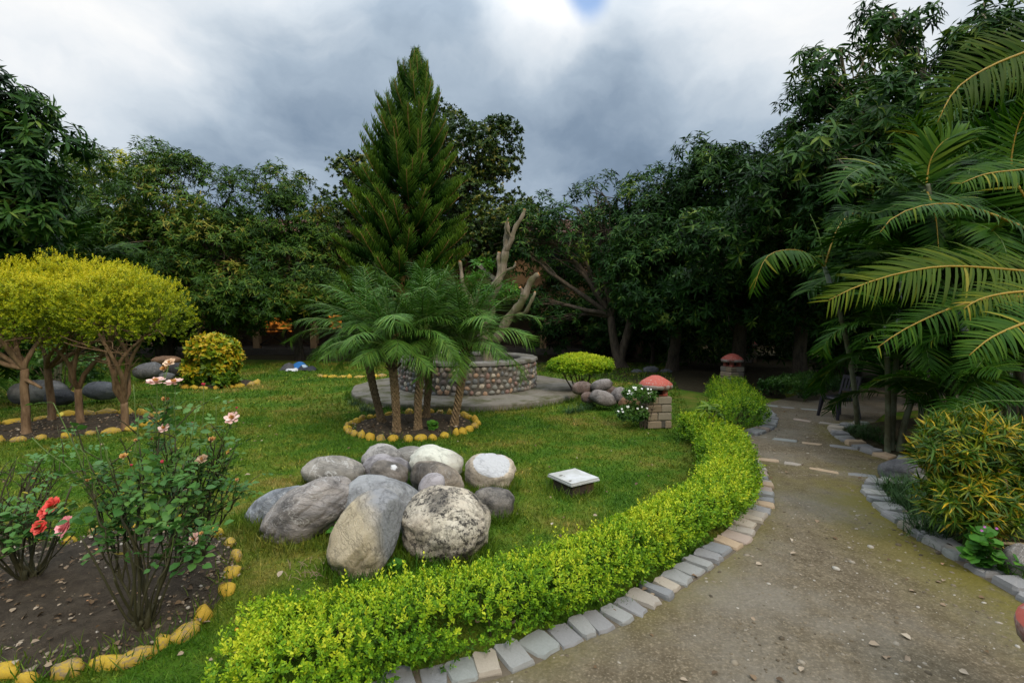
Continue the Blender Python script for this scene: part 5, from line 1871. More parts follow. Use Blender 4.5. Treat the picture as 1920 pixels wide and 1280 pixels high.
def flower_mesh(name, mats, rings, seed=0, cup=.6):
    """rings: (petal count, radius, petal length, petal width, lift degrees, material index)"""
    r = np.random.default_rng(seed)
    g = Geo()
    pv = np.array([[0, 0, 0], [-.34, .45, .05], [.34, .45, .05], [-.42, .8, .16], [.42, .8, .16], [0, .5, -.03], [-.15, 1.0, .16], [.15, 1.0, .16], [0, .84, .08]], float)
    pf = np.array([[0, 5, 1], [0, 2, 5], [1, 5, 8], [1, 8, 3], [2, 4, 8], [2, 8, 5], [3, 8, 6], [6, 8, 7], [8, 4, 7]])
    for cnt, rad, ln, wd, lift, mi in rings:
        for k in range(cnt):
            a = 2 * math.pi * (k + r.uniform(-.2, .2)) / cnt + rad * 31
            el = R(lift + r.uniform(-9, 9))
            V = pv * np.array([wd, ln * r.uniform(.85, 1.12), ln * cup])
            V = V + r.normal(0, .035, V.shape) * ln
            M = np.array(Matrix.Rotation(a, 3, 'Z') @ Matrix.Rotation(el, 3, 'X'))
            V = V @ M.T + np.array([-math.sin(a) * rad, math.cos(a) * rad, 0])
            g.add(V, tris=pf, mi=mi, rnd=r.random())
    return g.mesh(name, mats)


WF = flower_mesh('white_flower', [MAT['white_petal']], [(5, .0, 1.0, .9, 8, 0)], 3)
for k in range(26):
    x, y = random.choice([(1202, 735), (1186, 770)])
    p = A(x + random.uniform(-32, 32), y + random.uniform(-9, 8), 7.02)
    M = Matrix.Translation(Vector(p)) @ Matrix.Rotation(R(random.uniform(20, 80)), 4, 'X') @ Matrix.Rotation(random.random() * 6, 4, 'Z') @ Matrix.Scale(random.uniform(.012, .018), 4)
    inst('flower', WF, wroot, M)


# ------------------------------------------------------------------ roses
def petal_mat(name, c1, c2):
    m, t, b_, out = new_mat(name)
    a = N(t, 'ShaderNodeAttribute', attribute_name='rnd').outputs['Fac']
    col = mixc(t, a, c1, c2)
    put(t, b_, 'Base Color', col)
    put(t, b_, 'Roughness', 0.6)
    put(t, b_, 'Specular IOR Level', 0.2)
    return m


MP = {'pale': petal_mat('pale_pink_petal', (.66, .40, .36), (.74, .56, .50)), 'pink': petal_mat('pink_petal', (.72, .24, .27), (.78, .36, .37)), 'coral': petal_mat('coral_petal', (.66, .06, .05), (.74, .13, .10)),
      'rose': petal_mat('deep_pink_petal', (.58, .05, .10), (.66, .12, .15)), 'wilt': petal_mat('wilted_petal', (.36, .15, .03), (.58, .33, .12)), 'cream': petal_mat('cream_petal', (.60, .40, .25), (.68, .52, .38)),
      'yellow': petal_mat('yellowed_leaf', (.45, .34, .03), (.52, .42, .05)), 'sepal': petal_mat('sepal', (.05, .11, .02), (.09, .15, .03))}
FL = {
    'pale': flower_mesh('pale_rose', [MP['pale'], MP['wilt']], [(7, .02, .52, .34, 4, 0), (6, .02, .40, .28, 22, 0), (7, .0, .26, .14, 45, 1), (6, .0, .2, .1, 65, 1)], 1),
    'pink': flower_mesh('pink_rose', [MP['pink']], [(11, .06, .46, .36, 2, 0), (11, .05, .44, .34, 16, 0), (10, .04, .40, .32, 32, 0), (9, .03, .34, .28, 48, 0), (8, .02, .28, .24, 64, 0), (5, .0, .24, .2, 78, 0)], 2),
    'coral': flower_mesh('coral_rose', [MP['coral']], [(10, .05, .48, .36, 2, 0), (9, .04, .44, .34, 20, 0), (8, .03, .36, .3, 40, 0), (7, .02, .3, .24, 60, 0), (5, .0, .24, .18, 76, 0)], 3),
    'rose': flower_mesh('rosebud', [MP['rose'], MP['sepal']], [(5, .02, .34, .3, 62, 0), (5, .01, .32, .26, 74, 0), (4, .0, .28, .2, 84, 0), (5, .02, .28, .1, 30, 1)], 4),
    'wilt': flower_mesh('wilted_rose', [MP['wilt'], MP['cream']], [(8, .03, .42, .22, 30, 0), (7, .02, .36, .2, 55, 0), (5, .0, .3, .2, 10, 1), (5, .0, .22, .12, 75, 0)], 5),
    'cream': flower_mesh('faded_rose', [MP['cream'], MP['wilt']], [(7, .03, .46, .34, 12, 0), (6, .02, .36, .26, 38, 0), (6, .0, .24, .14, 62, 1)], 6),
}


def rose_leaf_mesh(i, n=5):
    g = Geo()
    r = np.random.default_rng(40 + i)
    pts = bez((0, 0, 0), (0, .5, .12), (0, .95, .02), 6)
    tube(g, pts, np.linspace(.012, .007, 6), 3, mi=1)
    spots = [(1.0, 0, .46), (.62, 1, .40), (.62, -1, .40), (.28, 1, .32), (.28, -1, .32)][:n]
    for f, sd, ln in spots:
        p = pts[int(f * 5)]
        d = np.array([[sd * .95, .45 if sd else 1, .06]])
        M = frames(d, np.array([[r.normal(0, .2), r.normal(0, .2), 1.0]]))
        scatter(g, OVAL6_T * [1.35, 1, 1.3], OVAL6_F, p[None], M, np.array([ln * r.uniform(.9, 1.1)]), np.array([np.clip(.3 + .1 * i + r.normal(0, .08), 0, .86)]))
    return g.mesh('rose_leaf', [MAT['rose_leaf'], MAT['cane_g']])


RL = [rose_leaf_mesh(i, 5 if i % 2 == 0 else 3) for i in range(5)]
ylw = Geo()
scatter(ylw, OVAL6_T * [1.3, 1, 1], OVAL6_F, np.zeros((1, 3)), np.eye(3)[None], np.array([1.0]), np.array([1.0]))
YLEAF = ylw.mesh('yellow_rose_leaf', [MAT['rose_leaf']])


def rose_bush(label, base_px, flowers, shoots, n_leaf, seed, leaf=.105, lowest=.3, thick=.009):
    random.seed(seed)
    b = P(*base_px)
    b[2] = .03
    root = thing('rose_bush', label, 'rose bush', b)
    g = Geo()
    canes = []
    # gnarled crown
    for k in range(6):
        a = k * 1.05 + seed
        limb(g, b + [math.cos(a) * .01, math.sin(a) * .01, -.03], b + [math.cos(a) * .05, math.sin(a) * .05, .05 + .08 * random.random()], .020, .010, .3, 5, 7, .02)
    ends = [(A(f[0], f[1], f[2]), 1) for f in flowers] + [(A(*s), 0) for s in shoots]
    mains = []
    for k in range(17):
        a = k * 2.4 + seed
        m_ = b + np.array([math.cos(a) * random.uniform(.04, .30), math.sin(a) * random.uniform(.04, .24), random.uniform(.25, .55)])
        th_ = thick * random.uniform(.45, 1.0)
        mains.append(limb(g, b + [math.cos(a) * random.uniform(.01, .06), math.sin(a) * random.uniform(.01, .06), .02], m_, th_, th_ * .6, .2, 9, 6, .07))
    gg = Geo()
    for e, fl in ends:
        m_ = min(mains, key=lambda q: np.linalg.norm((q[-1] - e)[:2]) + random.uniform(0, .12))
        s0 = m_[random.randint(4, 8)]
        mid = s0 * .45 + e * .55 + np.array([random.uniform(-.05, .05), random.uniform(-.05, .05), -.02])
        pts = wig(bez(s0, mid, e, 14), .018, 7, random.random() * 9)
        pts[-1] = e
        tube(g, pts[:9], np.linspace(thick * .55, .0036, 9), 5)
        tube(gg, pts[8:], np.linspace(.0036, .0022, 6), 5)
        canes.append(pts)
        for q in range(3):                       # side twigs
            s1 = pts[random.randint(3, 9)]
            e1 = s1 + np.array([random.uniform(-.13, .13), random.uniform(-.12, .12), random.uniform(.05, .2)])
            p2 = wig(bez(s1, s1 * .5 + e1 * .5 + [0, 0, .02], e1, 7), .012, 9, random.random() * 5)
            tube(g, p2, np.linspace(.0036, .0018, 7), 4)
            canes.append(np.repeat(p2, 2, axis=0))
    g.build('canes', MAT['cane'], root)
    gg.build('green_shoots', MAT['cane_g'], root, kind='stuff')
    zs = [c[:, 2].max() for c in canes]
    made = 0
    while made < n_leaf:
        c = random.choice(canes)
        i = random.randint(3, len(c) - 1)
        if c[i, 2] < lowest and random.random() < .85:
            continue
        a = random.random() * 6.28
        s = leaf * random.uniform(.65, 1.2)
        M = Matrix.Translation(Vector(c[i])) @ Matrix.Rotation(a, 4, 'Z') @ Matrix.Rotation(R(random.uniform(-25, 40)), 4, 'X') @ Matrix.Rotation(R(random.uniform(-35, 35)), 4, 'Y') @ Matrix.Scale(s, 4)
        inst('leaf', random.choice(RL), root, M)
        made += 1
    for k in range(max(2, n_leaf // 22)):
        c = random.choice(canes)
        p = c[random.randint(3, len(c) - 1)]
        M = Matrix.Translation(Vector(p)) @ Matrix.Rotation(random.random() * 6.28, 4, 'Z') @ Matrix.Rotation(R(random.uniform(-30, 60)), 4, 'X') @ Matrix.Scale(random.uniform(.03, .05), 4)
        inst('leaf', YLEAF, root, M)['label'] = 'yellowed leaf'
    for f, (e, _) in zip(flowers, ends):
        kind, px = f[3], f[4]
        s = px / 960 * f[2] * .85
        tl = f[5] if len(f) > 5 else 30
        M = Matrix.Translation(Vector(e)) @ Matrix.Rotation(random.uniform(-.3, .3) - .25, 4, 'Z') @ Matrix.Rotation(R(tl), 4, 'X') @ Matrix.Scale(s, 4)
        inst('flower', FL[kind], root, M)
    return root


rose_bush('tall rose bush with pale pink and wilted blooms in the near bed', (272, 1186),
          [(293, 716, 2.75, 'pale', 40, 15), (327, 718, 2.72, 'pale', 40, 12), (318, 681, 2.8, 'cream', 28, 40), (308, 693, 2.8, 'wilt', 24, 30), (308, 803, 2.7, 'pale', 26, 40), (232, 857, 2.6, 'wilt', 24, 30), (306, 868, 2.55, 'rose', 22, 30),
           (247, 874, 2.6, 'rose', 16, 20), (311, 750, 2.78, 'wilt', 24, 30), (366, 1010, 2.5, 'pale', 32, 60), (255, 826, 2.65, 'wilt', 14, 30), (165, 902, 2.6, 'wilt', 18, 50), (378, 1000, 2.5, 'wilt', 14, 40), (284, 824, 2.7, 'wilt', 14, 30)],
          [(100, 755, 2.65), (132, 790, 2.65), (60, 820, 2.7), (180, 800, 2.6), (200, 840, 2.55), (260, 780, 2.7), (230, 930, 2.5), (300, 930, 2.5), (330, 960, 2.45), (160, 960, 2.55), (200, 1000, 2.5), (360, 900, 2.6), (270, 1000, 2.45), (190, 880, 2.5), (250, 720, 2.8), (370, 760, 2.7), (330, 1000, 2.45), (150, 840, 2.6)], 250, 21, .115)
rose_bush('rose bush at the corner of the near bed with small pink buds', (372, 1062),
          [(382, 724, 3.1, 'rose', 22, 20), (362, 797, 3.0, 'rose', 22, 30), (436, 784, 3.0, 'pale', 34, 45), (398, 825, 3.0, 'wilt', 22, 30), (379, 862, 2.95, 'cream', 30, 40), (444, 766, 3.0, 'rose', 12, 20), (445, 900, 2.95, 'wilt', 14, 40), (347, 920, 2.9, 'cream', 12, 30), (428, 850, 3.0, 'wilt', 12, 30)],
          [(405, 760, 3.1), (420, 800, 3.0), (350, 760, 3.1), (340, 840, 3.0), (400, 880, 2.95), (440, 850, 3.0), (420, 930, 2.9), (450, 930, 2.95), (370, 930, 2.9), (330, 900, 3.0), (390, 960, 2.85), (440, 960, 2.9), (350, 990, 2.85), (455, 880, 3.0)], 165, 22, .105)
rose_bush('rose bush with coral and bright pink blooms at the lower left edge', (58, 1098),
          [(99, 947, 2.85, 'coral', 40, 50), (84, 960, 2.85, 'coral', 26, 60), (75, 987, 2.8, 'coral', 32, 60), (123, 986, 2.72, 'pink', 46, 62)],
          [(20, 960, 2.9), (-20, 990, 2.85), (40, 1000, 2.8), (10, 1030, 2.75), (60, 1020, 2.75), (-40, 1020, 2.8), (90, 1010, 2.85), (30, 930, 3.0), (-10, 1060, 2.75)], 115, 23, .105, .2)
rose_bush('nearly bare rose bush with thin stems behind the coral roses', (30, 1022),
          [(64, 898, 3.5, 'wilt', 10, 30), (245, 846, 3.4, 'wilt', 8, 30)],
          [(10, 870, 3.6), (50, 860, 3.6), (100, 880, 3.5), (80, 850, 3.6), (130, 900, 3.4), (30, 900, 3.5), (110, 850, 3.5), (150, 880, 3.4), (-10, 890, 3.6)], 30, 24, .08, .5)


# shady rose thicket behind the topiary
def lv(g):
    for (x, y, rx, ry, n) in ((95, 670, 50, 38, 150), (165, 690, 30, 34, 110), (60, 690, 30, 30, 80)):
        s = 9.6 / 960
        d = rdir(n)
        pos = A(x, y, 9.6) + d * np.array([rx, rx, ry]) * s * rng.uniform(.4, 1, n)[:, None]
        rosettes(g, pos, nrm(d + [0, 0, .5]), 6, .07, tv=OVAL_T, droop=.1, rnd=np.clip(rng.normal(.4, .15, n), 0, 1))


shrub('leafy_shrub', 'loose dark shrub behind the topiary trunks', (*A(115, 735, 9.6)[:2], 0), 8, MAT['white_shrub'], MAT['bark'], lv, .5, .7, .012, 9)


# ------------------------------------------------------------------ boulders
def boulder(label, px, mat, seed, depth=.85, sub=4, p=2.3, cuts=(), rough=.16, group=None, name='boulder', lift=.0):
    """px: centre x, y, half length, half thickness (photo units), tilt in degrees anticlockwise, distance"""
    x, y, ra, rb_, ang, Y = px
    s = Y / 960
    V, F = ico(sub)
    d = V.copy()
    V = d * ((np.abs(d) ** p).sum(1) ** (-1 / p))[:, None]
    r = np.random.default_rng(seed)
    off = Vector(r.uniform(-30, 30, 3))
    for k in range(len(V)):
        v = Vector(d[k])
        n1 = mnoise.noise(v * .95 + off)
        n2 = mnoise.noise(v * 2.3 + off)
        n3 = mnoise.noise(v * 6.0 + off)
        ridge = abs(mnoise.noise(v * 1.7 - off))
        n4 = mnoise.noise(v * 13.0 + off) if sub > 3 else 0
        V[k] *= 1 + rough * n1 + rough * .38 * n2 + .026 * n3 + .010 * n4 - .06 * max(0, .12 - ridge) / .12
    for n_, dd in cuts:
        n_ = nrm(n_)
        q = V @ n_ - dd
        V -= np.outer(np.where(q > 0, q * .88, 0), n_)
    V = V * np.array([ra * s, (ra + rb_) * .5 * s * depth, rb_ * s])
    M = np.array(Matrix.Rotation(-R(ang), 3, 'Y') @ Matrix.Rotation(r.uniform(-.3, .3), 3, 'Z'))
    V = V @ M.T
    c = A(x, y, Y)
    g = Geo()
    g.add(V + c, tris=F)
    o = g.build(name, mat, None, origin=c)
    return tag(o, label, 'boulder', group)


GB = 'boulders heaped on the lawn'
rm = rock_mat
boulder('tan and grey boulder standing up at the front of the heap', (687, 1003, 88, 58, 68, 3.2), rm('rock_tan_grey', (0.50, 0.42, 0.29), (.40, .33, .22), darkness=.36, veins=.12, seed=1, band=.7, split=((.25, .255, .265), (.85, .42, .30), .16)), 1, 1.0, cuts=[((.1, -.9, .5), .86), ((.3, -.5, -.7), .9)], group=GB, sub=5)
boulder('big cream boulder blotched with black lichen', (836, 987, 82, 68, -8, 3.45), rm('rock_cream_lichen', (0.620, 0.563, 0.450), (.44, .375, .29), dark=(.035, .032, .030), darkness=.60, veins=.1, lichen=.95, seed=2), 2, 1.0, cuts=[((-.5, -.5, .8), .88)], group=GB, sub=5)
boulder('dark veined boulder leaning right at the left of the heap', (575, 960, 92, 48, 31, 3.75), rm('rock_veined', (0.339, 0.304, 0.275), (.16, .15, .145), darkness=.5, veins=.6, seed=3, band=2.2, tilt=(0, .5, 0)), 3, .9, group=GB, sub=5)
boulder('blue-grey boulder at the far left end of the heap', (522, 952, 66, 36, 24, 4.0), rm('rock_blue', (0.317, 0.340, 0.363), (.13, .14, .155), darkness=.4, veins=.5, seed=4, band=1.6), 4, .9, group=GB)
boulder('smooth grey-blue boulder rising behind the tan standing one', (716, 948, 84, 54, -12, 3.85), rm('rock_greyblue', (0.312, 0.319, 0.324), (.16, .165, .175), darkness=.2, veins=.15, seed=5), 5, .9, group=GB)
boulder('elongated grey boulder with a white vein at the back left', (624, 886, 56, 28, -8, 4.75), rm('rock_greytan', (0.304, 0.281, 0.246), (.15, .14, .125), darkness=.36, veins=.7, seed=6), 6, .9, p=2.5, group=GB)
boulder('black-streaked pale grey boulder topmost at the back of the heap', (719, 860, 40, 26, -6, 5.1), rm('rock_streak', (0.515, 0.491, 0.462), (.20, .19, .18), darkness=.5, veins=.4, seed=7), 7, .9, group=GB)
boulder('low striped grey boulder just behind the cream ones', (768, 860, 34, 22, 0, 5.3), rm('rock_stripe', (0.300, 0.288, 0.265), (.13, .125, .115), darkness=.35, veins=.3, seed=8, band=4), 8, .9, group=GB)
boulder('flat cream-white boulder at the back of the heap', (818, 868, 52, 30, -18, 4.95), rm('rock_cream', (0.620, 0.620, 0.529), (.44, .41, .35), darkness=.18, veins=.2, seed=9), 9, .95, cuts=[((.1, -.3, .95), .86)], group=GB)
boulder('rounded cream boulder with a white chipped face at the right', (918, 887, 50, 37, -6, 4.7), rm('rock_whiteface', (0.585, 0.498, 0.393), (.33, .28, .215), darkness=.28, veins=.1, seed=10, patch=((.46, .465, .475), (.12, -.52, .85), .62)), 10, .95, cuts=[((.12, -.52, .85), .72)], group=GB)
boulder('lilac-grey boulder between the back boulders', (724, 884, 50, 30, -6, 4.95), rm('rock_lilac', (0.373, 0.350, 0.362), (.19, .175, .185), darkness=.25, veins=.15, seed=11), 11, .9, group=GB)
boulder('small brown boulder with a white chip in the middle of the heap', (730, 888, 37, 23, -14, 4.55), rm('rock_brownchip', (0.239, 0.210, 0.181), (.11, .095, .08), darkness=.45, veins=.1, seed=12, patch=((.55, .55, .55), (.45, -.6, .65), .965)), 12, .9, group=GB)
boulder('brown-black boulder behind the small lilac stone', (820, 898, 54, 32, -16, 4.45), rm('rock_brown', (0.305, 0.253, 0.195), (.14, .12, .10), darkness=.5, veins=.2, seed=13), 13, .9, group=GB)
boulder('small smooth lilac stone perched upright in the heap', (810, 913, 28, 23, 70, 4.15), rm('rock_smalllilac', (0.445, 0.416, 0.433), (.25, .23, .235), darkness=.15, veins=.1, seed=14), 14, .95, 3, group=GB)
boulder('dark speckled boulder at the right end of the heap', (927, 945, 40, 32, -8, 4.05), rm('rock_darkspeck', (0.282, 0.253, 0.218), (.12, .11, .10), darkness=.62, veins=.15, lichen=.5, seed=15), 15, .95, group=GB)
GW = 'boulders beside the round platform'
mrw = [rm('rock_purple', (.20, .125, .10), (.13, .095, .08), darkness=.3, veins=.25, seed=21), rm('rock_greywhite', (.25, .225, .21), (.15, .125, .115), darkness=.5, veins=.3, seed=22), rm('rock_rust', (.19, .10, .05), (.14, .085, .05), darkness=.2, veins=.1, seed=23)]
boulder('reddish boulder at the left of the group behind the stone lantern', (1092, 728, 19, 13, 5, 9.0), mrw[0], 31, sub=3, group=GW)
boulder('grey boulder on top of the group behind the stone lantern', (1127, 722, 20, 12, 18, 8.9), mrw[1], 32, sub=3, group=GW)
boulder('long grey boulder at the front of the group behind the stone lantern', (1131, 747, 26, 14, -18, 8.5), mrw[1], 33, sub=3, group=GW)
boulder('small brown boulder wedged at the platform edge', (1103, 745, 15, 10, 0, 8.7), mrw[0], 34, sub=3, group=GW)
boulder('small reddish boulder behind the grey ones near the lantern', (1146, 735, 14, 12, 10, 9.1), mrw[0], 35, sub=3, group=GW)
boulder('pale-topped boulder left of the white-flowered shrub', (1164, 743, 18, 17, -30, 8.7), mrw[1], 36, sub=3, group=GW)
boulder('rust-brown boulder behind the white-flowered shrub', (1180, 756, 20, 13, -10, 8.3), mrw[2], 37, sub=3, group=GW)
GL = 'grey boulders behind the topiary'
ml = rm('rock_slate', (.135, .14, .15), (.09, .095, .105), darkness=.3, veins=.2, seed=25)
ml2 = rm('rock_black', (.05, .052, .06), (.035, .036, .04), darkness=.4, veins=.1, seed=26)
boulder('wide grey boulder behind the leftmost topiary trunk', (72, 735, 44, 24, 4, 9.2), rm('rock_greywide', (0.218, 0.211, 0.205), (.12, .115, .11), darkness=.3, veins=.2, seed=27), 41, sub=3, group=GL)
boulder('low black boulder in front of the wide grey one', (112, 745, 26, 15, 0, 8.6), ml2, 42, sub=3, group=GL)
boulder('rounded slate-blue boulder between the topiary trunks', (190, 732, 28, 17, -6, 9.2), ml, 43, sub=3, group=GL)
boulder('dark boulder left of the yellow croton bush', (280, 695, 24, 16, 10, 12.0), ml, 44, sub=3, group=GL)
boulder('small dark boulder next to the yellow croton bush', (336, 692, 18, 13, 0, 12.4), ml2, 45, sub=3, group=GL)
boulder('low flat boulder on the lawn behind the pale pink roses', (312, 706, 14, 8, 0, 11.6), ml, 46, sub=3, group=GL)
boulder('brown flat-topped boulder in the shade behind the topiary', (312, 676, 30, 9, 0, 13.6), mrw[2], 47, sub=3, group=GL)
GR = 'boulders in the beds right of the walk'
boulder('dark grey boulder at the tip of the bed right of the walk', (1690, 886, 38, 23, -4, 4.9), rm('rock_rdark', (0.147, 0.147, 0.154), (.075, .075, .08), darkness=.3, veins=.15, seed=28), 51, group=GR)
boulder('pale grey boulder half hidden by the narrow-leaved croton', (1742, 910, 30, 22, -20, 4.6), rm('rock_rpale', (0.333, 0.307, 0.269), (.18, .17, .155), darkness=.35, veins=.2, seed=29), 52, sub=3, group=GR)
boulder('rounded tan boulder beside the palm thicket edging', (1697, 847, 32, 15, 0, 6.0), rm('rock_rtan', (0.307, 0.243, 0.160), (.19, .155, .11), darkness=.2, veins=.1, seed=30), 53, sub=3, group=GR)
boulder('rounded mottled boulder cut by the right edge of the picture', (1920, 1062, 36, 42, 0, 3.05), rm('rock_rmottle', (0.358, 0.314, 0.269), (.17, .155, .14), darkness=.4, veins=.5, seed=31), 54, sub=4, group=GR)
GF = 'rocks in the deep shade behind the lantern'
for k, (x, y, ra, rb_, lb) in enumerate(((1195, 700, 12, 8, 'shaded rock left of a row behind the stone lantern'), (1220, 694, 15, 8, 'shaded rock second in the row behind the stone lantern'), (1247, 700, 13, 9, 'shaded rock right in the row behind the stone lantern'))):
    boulder(lb, (x, y, ra, rb_, 0, 14.0), ml, 61 + k, sub=2, group=GF)

# ------------------------------------------------------------------ stone lanterns
def mat_red():
    m, t, b_, out = new_mat('red_oxide_paint')
    v = objco(t)
    n1 = noise_tex(t, v, 9, 6, 0.6)
    n2 = noise_tex(t, v, 26, 6, 0.7)
    col = mixc(t, n1, (.30, .052, .036), (.43, .095, .065))
    col = mixc(t, ramp(t, n2, [(0.57, (0, 0, 0)), (0.63, (.8, .8, .8))]), col, (.36, .27, .23))
    put(t, b_, 'Base Color', col)
    put(t, b_, 'Roughness', 0.8)
    bump(t, b_, n2, .3, .01)
    return m


MAT['red'] = mat_red()
MAT['red_rim'] = plain_mat('cap_rim', (.30, .25, .22), 0.85, 0.4, 30, 0.4, dirt=(.16, .06, .045))
MAT['block'] = stone_set_mat('lantern_block', [(0, (.26, .19, .12)), (.2, (.30, .25, .18)), (.4, (.19, .16, .125)), (.6, (.33, .25, .165)), (.75, (.28, .135, .075)), (.88, (.24, .225, .20))])
MAT['black'] = plain_mat('black_void', (.008, .008, .008), .9, .1, 5, 0)


def block_mesh(sx, sy, sz, i):
    g = Geo()
    b_ = .012
    V = []
    r = np.random.default_rng(i)
    for z_, ins in ((-.5, b_), (-.5 + b_ / sz, 0), (.5 - b_ / sz, 0), (.5, b_)):
        for x, y in ((-1, -1), (1, -1), (1, 1), (-1, 1)):
            V.append([x * (sx / 2 - ins) + r.normal(0, .002), y * (sy / 2 - ins) + r.normal(0, .002), z_ * sz])
    Q = [[k * 4 + j, k * 4 + (j + 1) % 4, (k + 1) * 4 + (j + 1) % 4, (k + 1) * 4 + j] for k in range(3) for j in range(4)] + [[3, 2, 1, 0], [12, 13, 14, 15]]
    g.add(V, quads=Q)
    return g.mesh('block', MAT['block'], smooth=False)


def lantern(label, base, w, h, rz, group='stone garden lanterns with red caps', capk=.69):
    """w: body width, h: full height"""
    x, y = base[:2]
    root = thing('stone_lantern', label, 'lantern', (x, y, 0), group)
    bh = h * .66
    rows = 4
    ch = bh / rows
    Rz = Matrix.Translation((x, y, 0)) @ Matrix.Rotation(rz, 4, 'Z')
    random.seed(int(x * 100))
    for k in range(rows):
        f = .42 if k % 2 else .58
        for sx, wid in ((-1, f), (1, 1 - f)):
            for sy in (-1, 1):
                bw = w * wid - .006
                cx = (-w / 2 + w * f / 2) if sx < 0 else (w / 2 - w * (1 - f) / 2)
                if k == 0 and sx > 0 and sy < 0:         # a vent is left open at the foot
                    bw *= .62
                    cx += w * (1 - f) * .19
                me = block_mesh(bw, w / 2 - .006, ch - .007, random.randrange(1000))
                inst('block', me, root, Rz @ Matrix.Translation((cx, sy * w / 4, ch * (k + .5))))
    g = Geo(); boxg(g, (0, 0, bh * .5), (w * .9, w * .9, bh - .03))
    me = g.mesh('mortar_core', MAT['dark_mortar'], smooth=False)
    inst('core', me, root, Rz)
    nh = h * .15
    g = Geo()
    for sx in (-1, 1):
        for sy in (-1, 1):
            boxg(g, (sx * w * .27, sy * w * .27, bh + nh / 2 + .004), (w * .2, w * .2, nh))
    boxg(g, (0, 0, bh + nh * .08 + .004), (w * .7, w * .7, nh * .12))
    inst('neck', g.mesh('neck', MAT['red'], smooth=False), root, Rz)
    g = Geo(); boxg(g, (0, 0, bh + nh * .55), (w * .3, w * .3, nh * .8))
    inst('lamp_box', g.mesh('lamp_box', MAT['black'], smooth=False), root, Rz)
    # cap: shallow cone with a thick rim
    g = Geo()
    n = 28
    cw = w * capk
    z0 = bh + nh
    prof = [(.62, .0), (.97, -.005), (1.0, .035), (.985, .055), (.80, h * .065 + .055), (.52, h * .125 + .055), (.24, h * .168 + .055), (.05, h * .18 + .055)]
    a = np.linspace(0, 2 * np.pi, n, endpoint=False)
    sqr = 1 + .10 * np.cos(4 * a + .4) * 0 + .03 * (vnoise(np.cos(a) * 3 + 5, np.sin(a) * 3 + 5, 1.5, int(x * 10) % 50) - .5) * 2
    V = []
    for r_, z_ in prof:
        V.append(np.stack([np.cos(a) * cw * r_ * sqr, np.sin(a) * cw * r_ * sqr, np.full(n, z0 + z_)], 1))
    V = np.concatenate(V)
    V[:, 2] += rng.normal(0, .002, len(V))
    m_ = len(prof)
    for k in range(m_ - 1):
        q = [[k * n + j, k * n + (j + 1) % n, (k + 1) * n + (j + 1) % n, (k + 1) * n + j] for j in range(n)]
        if k == 0:
            g.add(V, quads=q, mi=1)
            base_n = g.n - len(V)
        else:
            g.Q.append(np.array(q) + base_n)
            g.mq.append(np.full(n, 1 if k <= 2 else 0))
    g.T.append(np.array([[(m_ - 1) * n + j, (m_ - 1) * n + (j + 1) % n, (m_ - 1) * n + (j + n // 2) % n] for j in range(n // 2)]) + base_n)
    g.mt.append(np.zeros(n // 2, int))
    inst('cap', g.mesh('cap', [MAT['red'], MAT['red_rim']]), root, Rz)
    return root


lantern('stone-block lantern with a red cap standing on the lawn beside the white-flowered shrub', P(1228, 799), .345, .69, .12)
lantern('far stone lantern with a red cap in the shade beyond the hedge clump', A(1372, 720, 11.2), .345, .69, .3)
lantern('smallest stone lantern deep in the shade with only its red cap showing', A(1405, 690, 16.8), .345, .69, -.2)
lantern('near stone lantern cut off by the right edge, only its red cap rim showing', (2.115, 1.75), .28, .51, .785, capk=.88)

# ------------------------------------------------------------------ square white slab on its dark base
sc = P(1075, 893, .13)
slab = thing('meter_box', 'square white slab on a dark brick base in the lawn', 'slab', (sc[0], sc[1], 0))
MAT['slab'] = plain_mat('white_slab', (.36, .365, .345), .75, .18, 9, .3, dirt=(.50, .51, .52))
MAT['slab_base'] = plain_mat('slab_base', (.05, .038, .03), .95, .5, 14, .7, dirt=(.10, .06, .03))
Rs = Matrix.Translation((sc[0], sc[1], 0)) @ Matrix.Rotation(R(33), 4, 'Z')
g = Geo(); boxg(g, (0, 0, .055), (.25, .27, .11)); inst('base', g.mesh('base', MAT['slab_base'], smooth=False), slab, Rs)
g = Geo(); boxg(g, (0, 0, .117), (.33, .345, .012)); boxg(g, (0, 0, .131), (.318, .332, .016)); inst('slab', g.mesh('slab', MAT['slab'], smooth=False), slab, Rs)
g = Geo()
for (x, y, s_) in ((-.10, .06, .028), (-.115, -.10, .02), (-.08, .03, .014)):
    q = 6
    aa = np.linspace(0, 6.28, q, endpoint=False)
    rr = s_ * rng.uniform(.4, 1.2, q)
    g.add(np.c_[np.concatenate([[x], x + np.cos(aa) * rr]), np.concatenate([[y], y + np.sin(aa) * rr * .6]), np.full(q + 1, .1402)], tris=[[0, 1 + k, 1 + (k + 1) % q] for k in range(q)])
inst('chipped_mark', g.mesh('chipped_mark', MAT['plinth'], smooth=False), slab, Rs)

# ------------------------------------------------------------------ cloth bundle on the lawn
bc = P(562, 694)
bundle = thing('cloth_bundle', 'crumpled bundle of grey, blue and white cloth lying on the lawn', 'cloth', (bc[0], bc[1], 0))


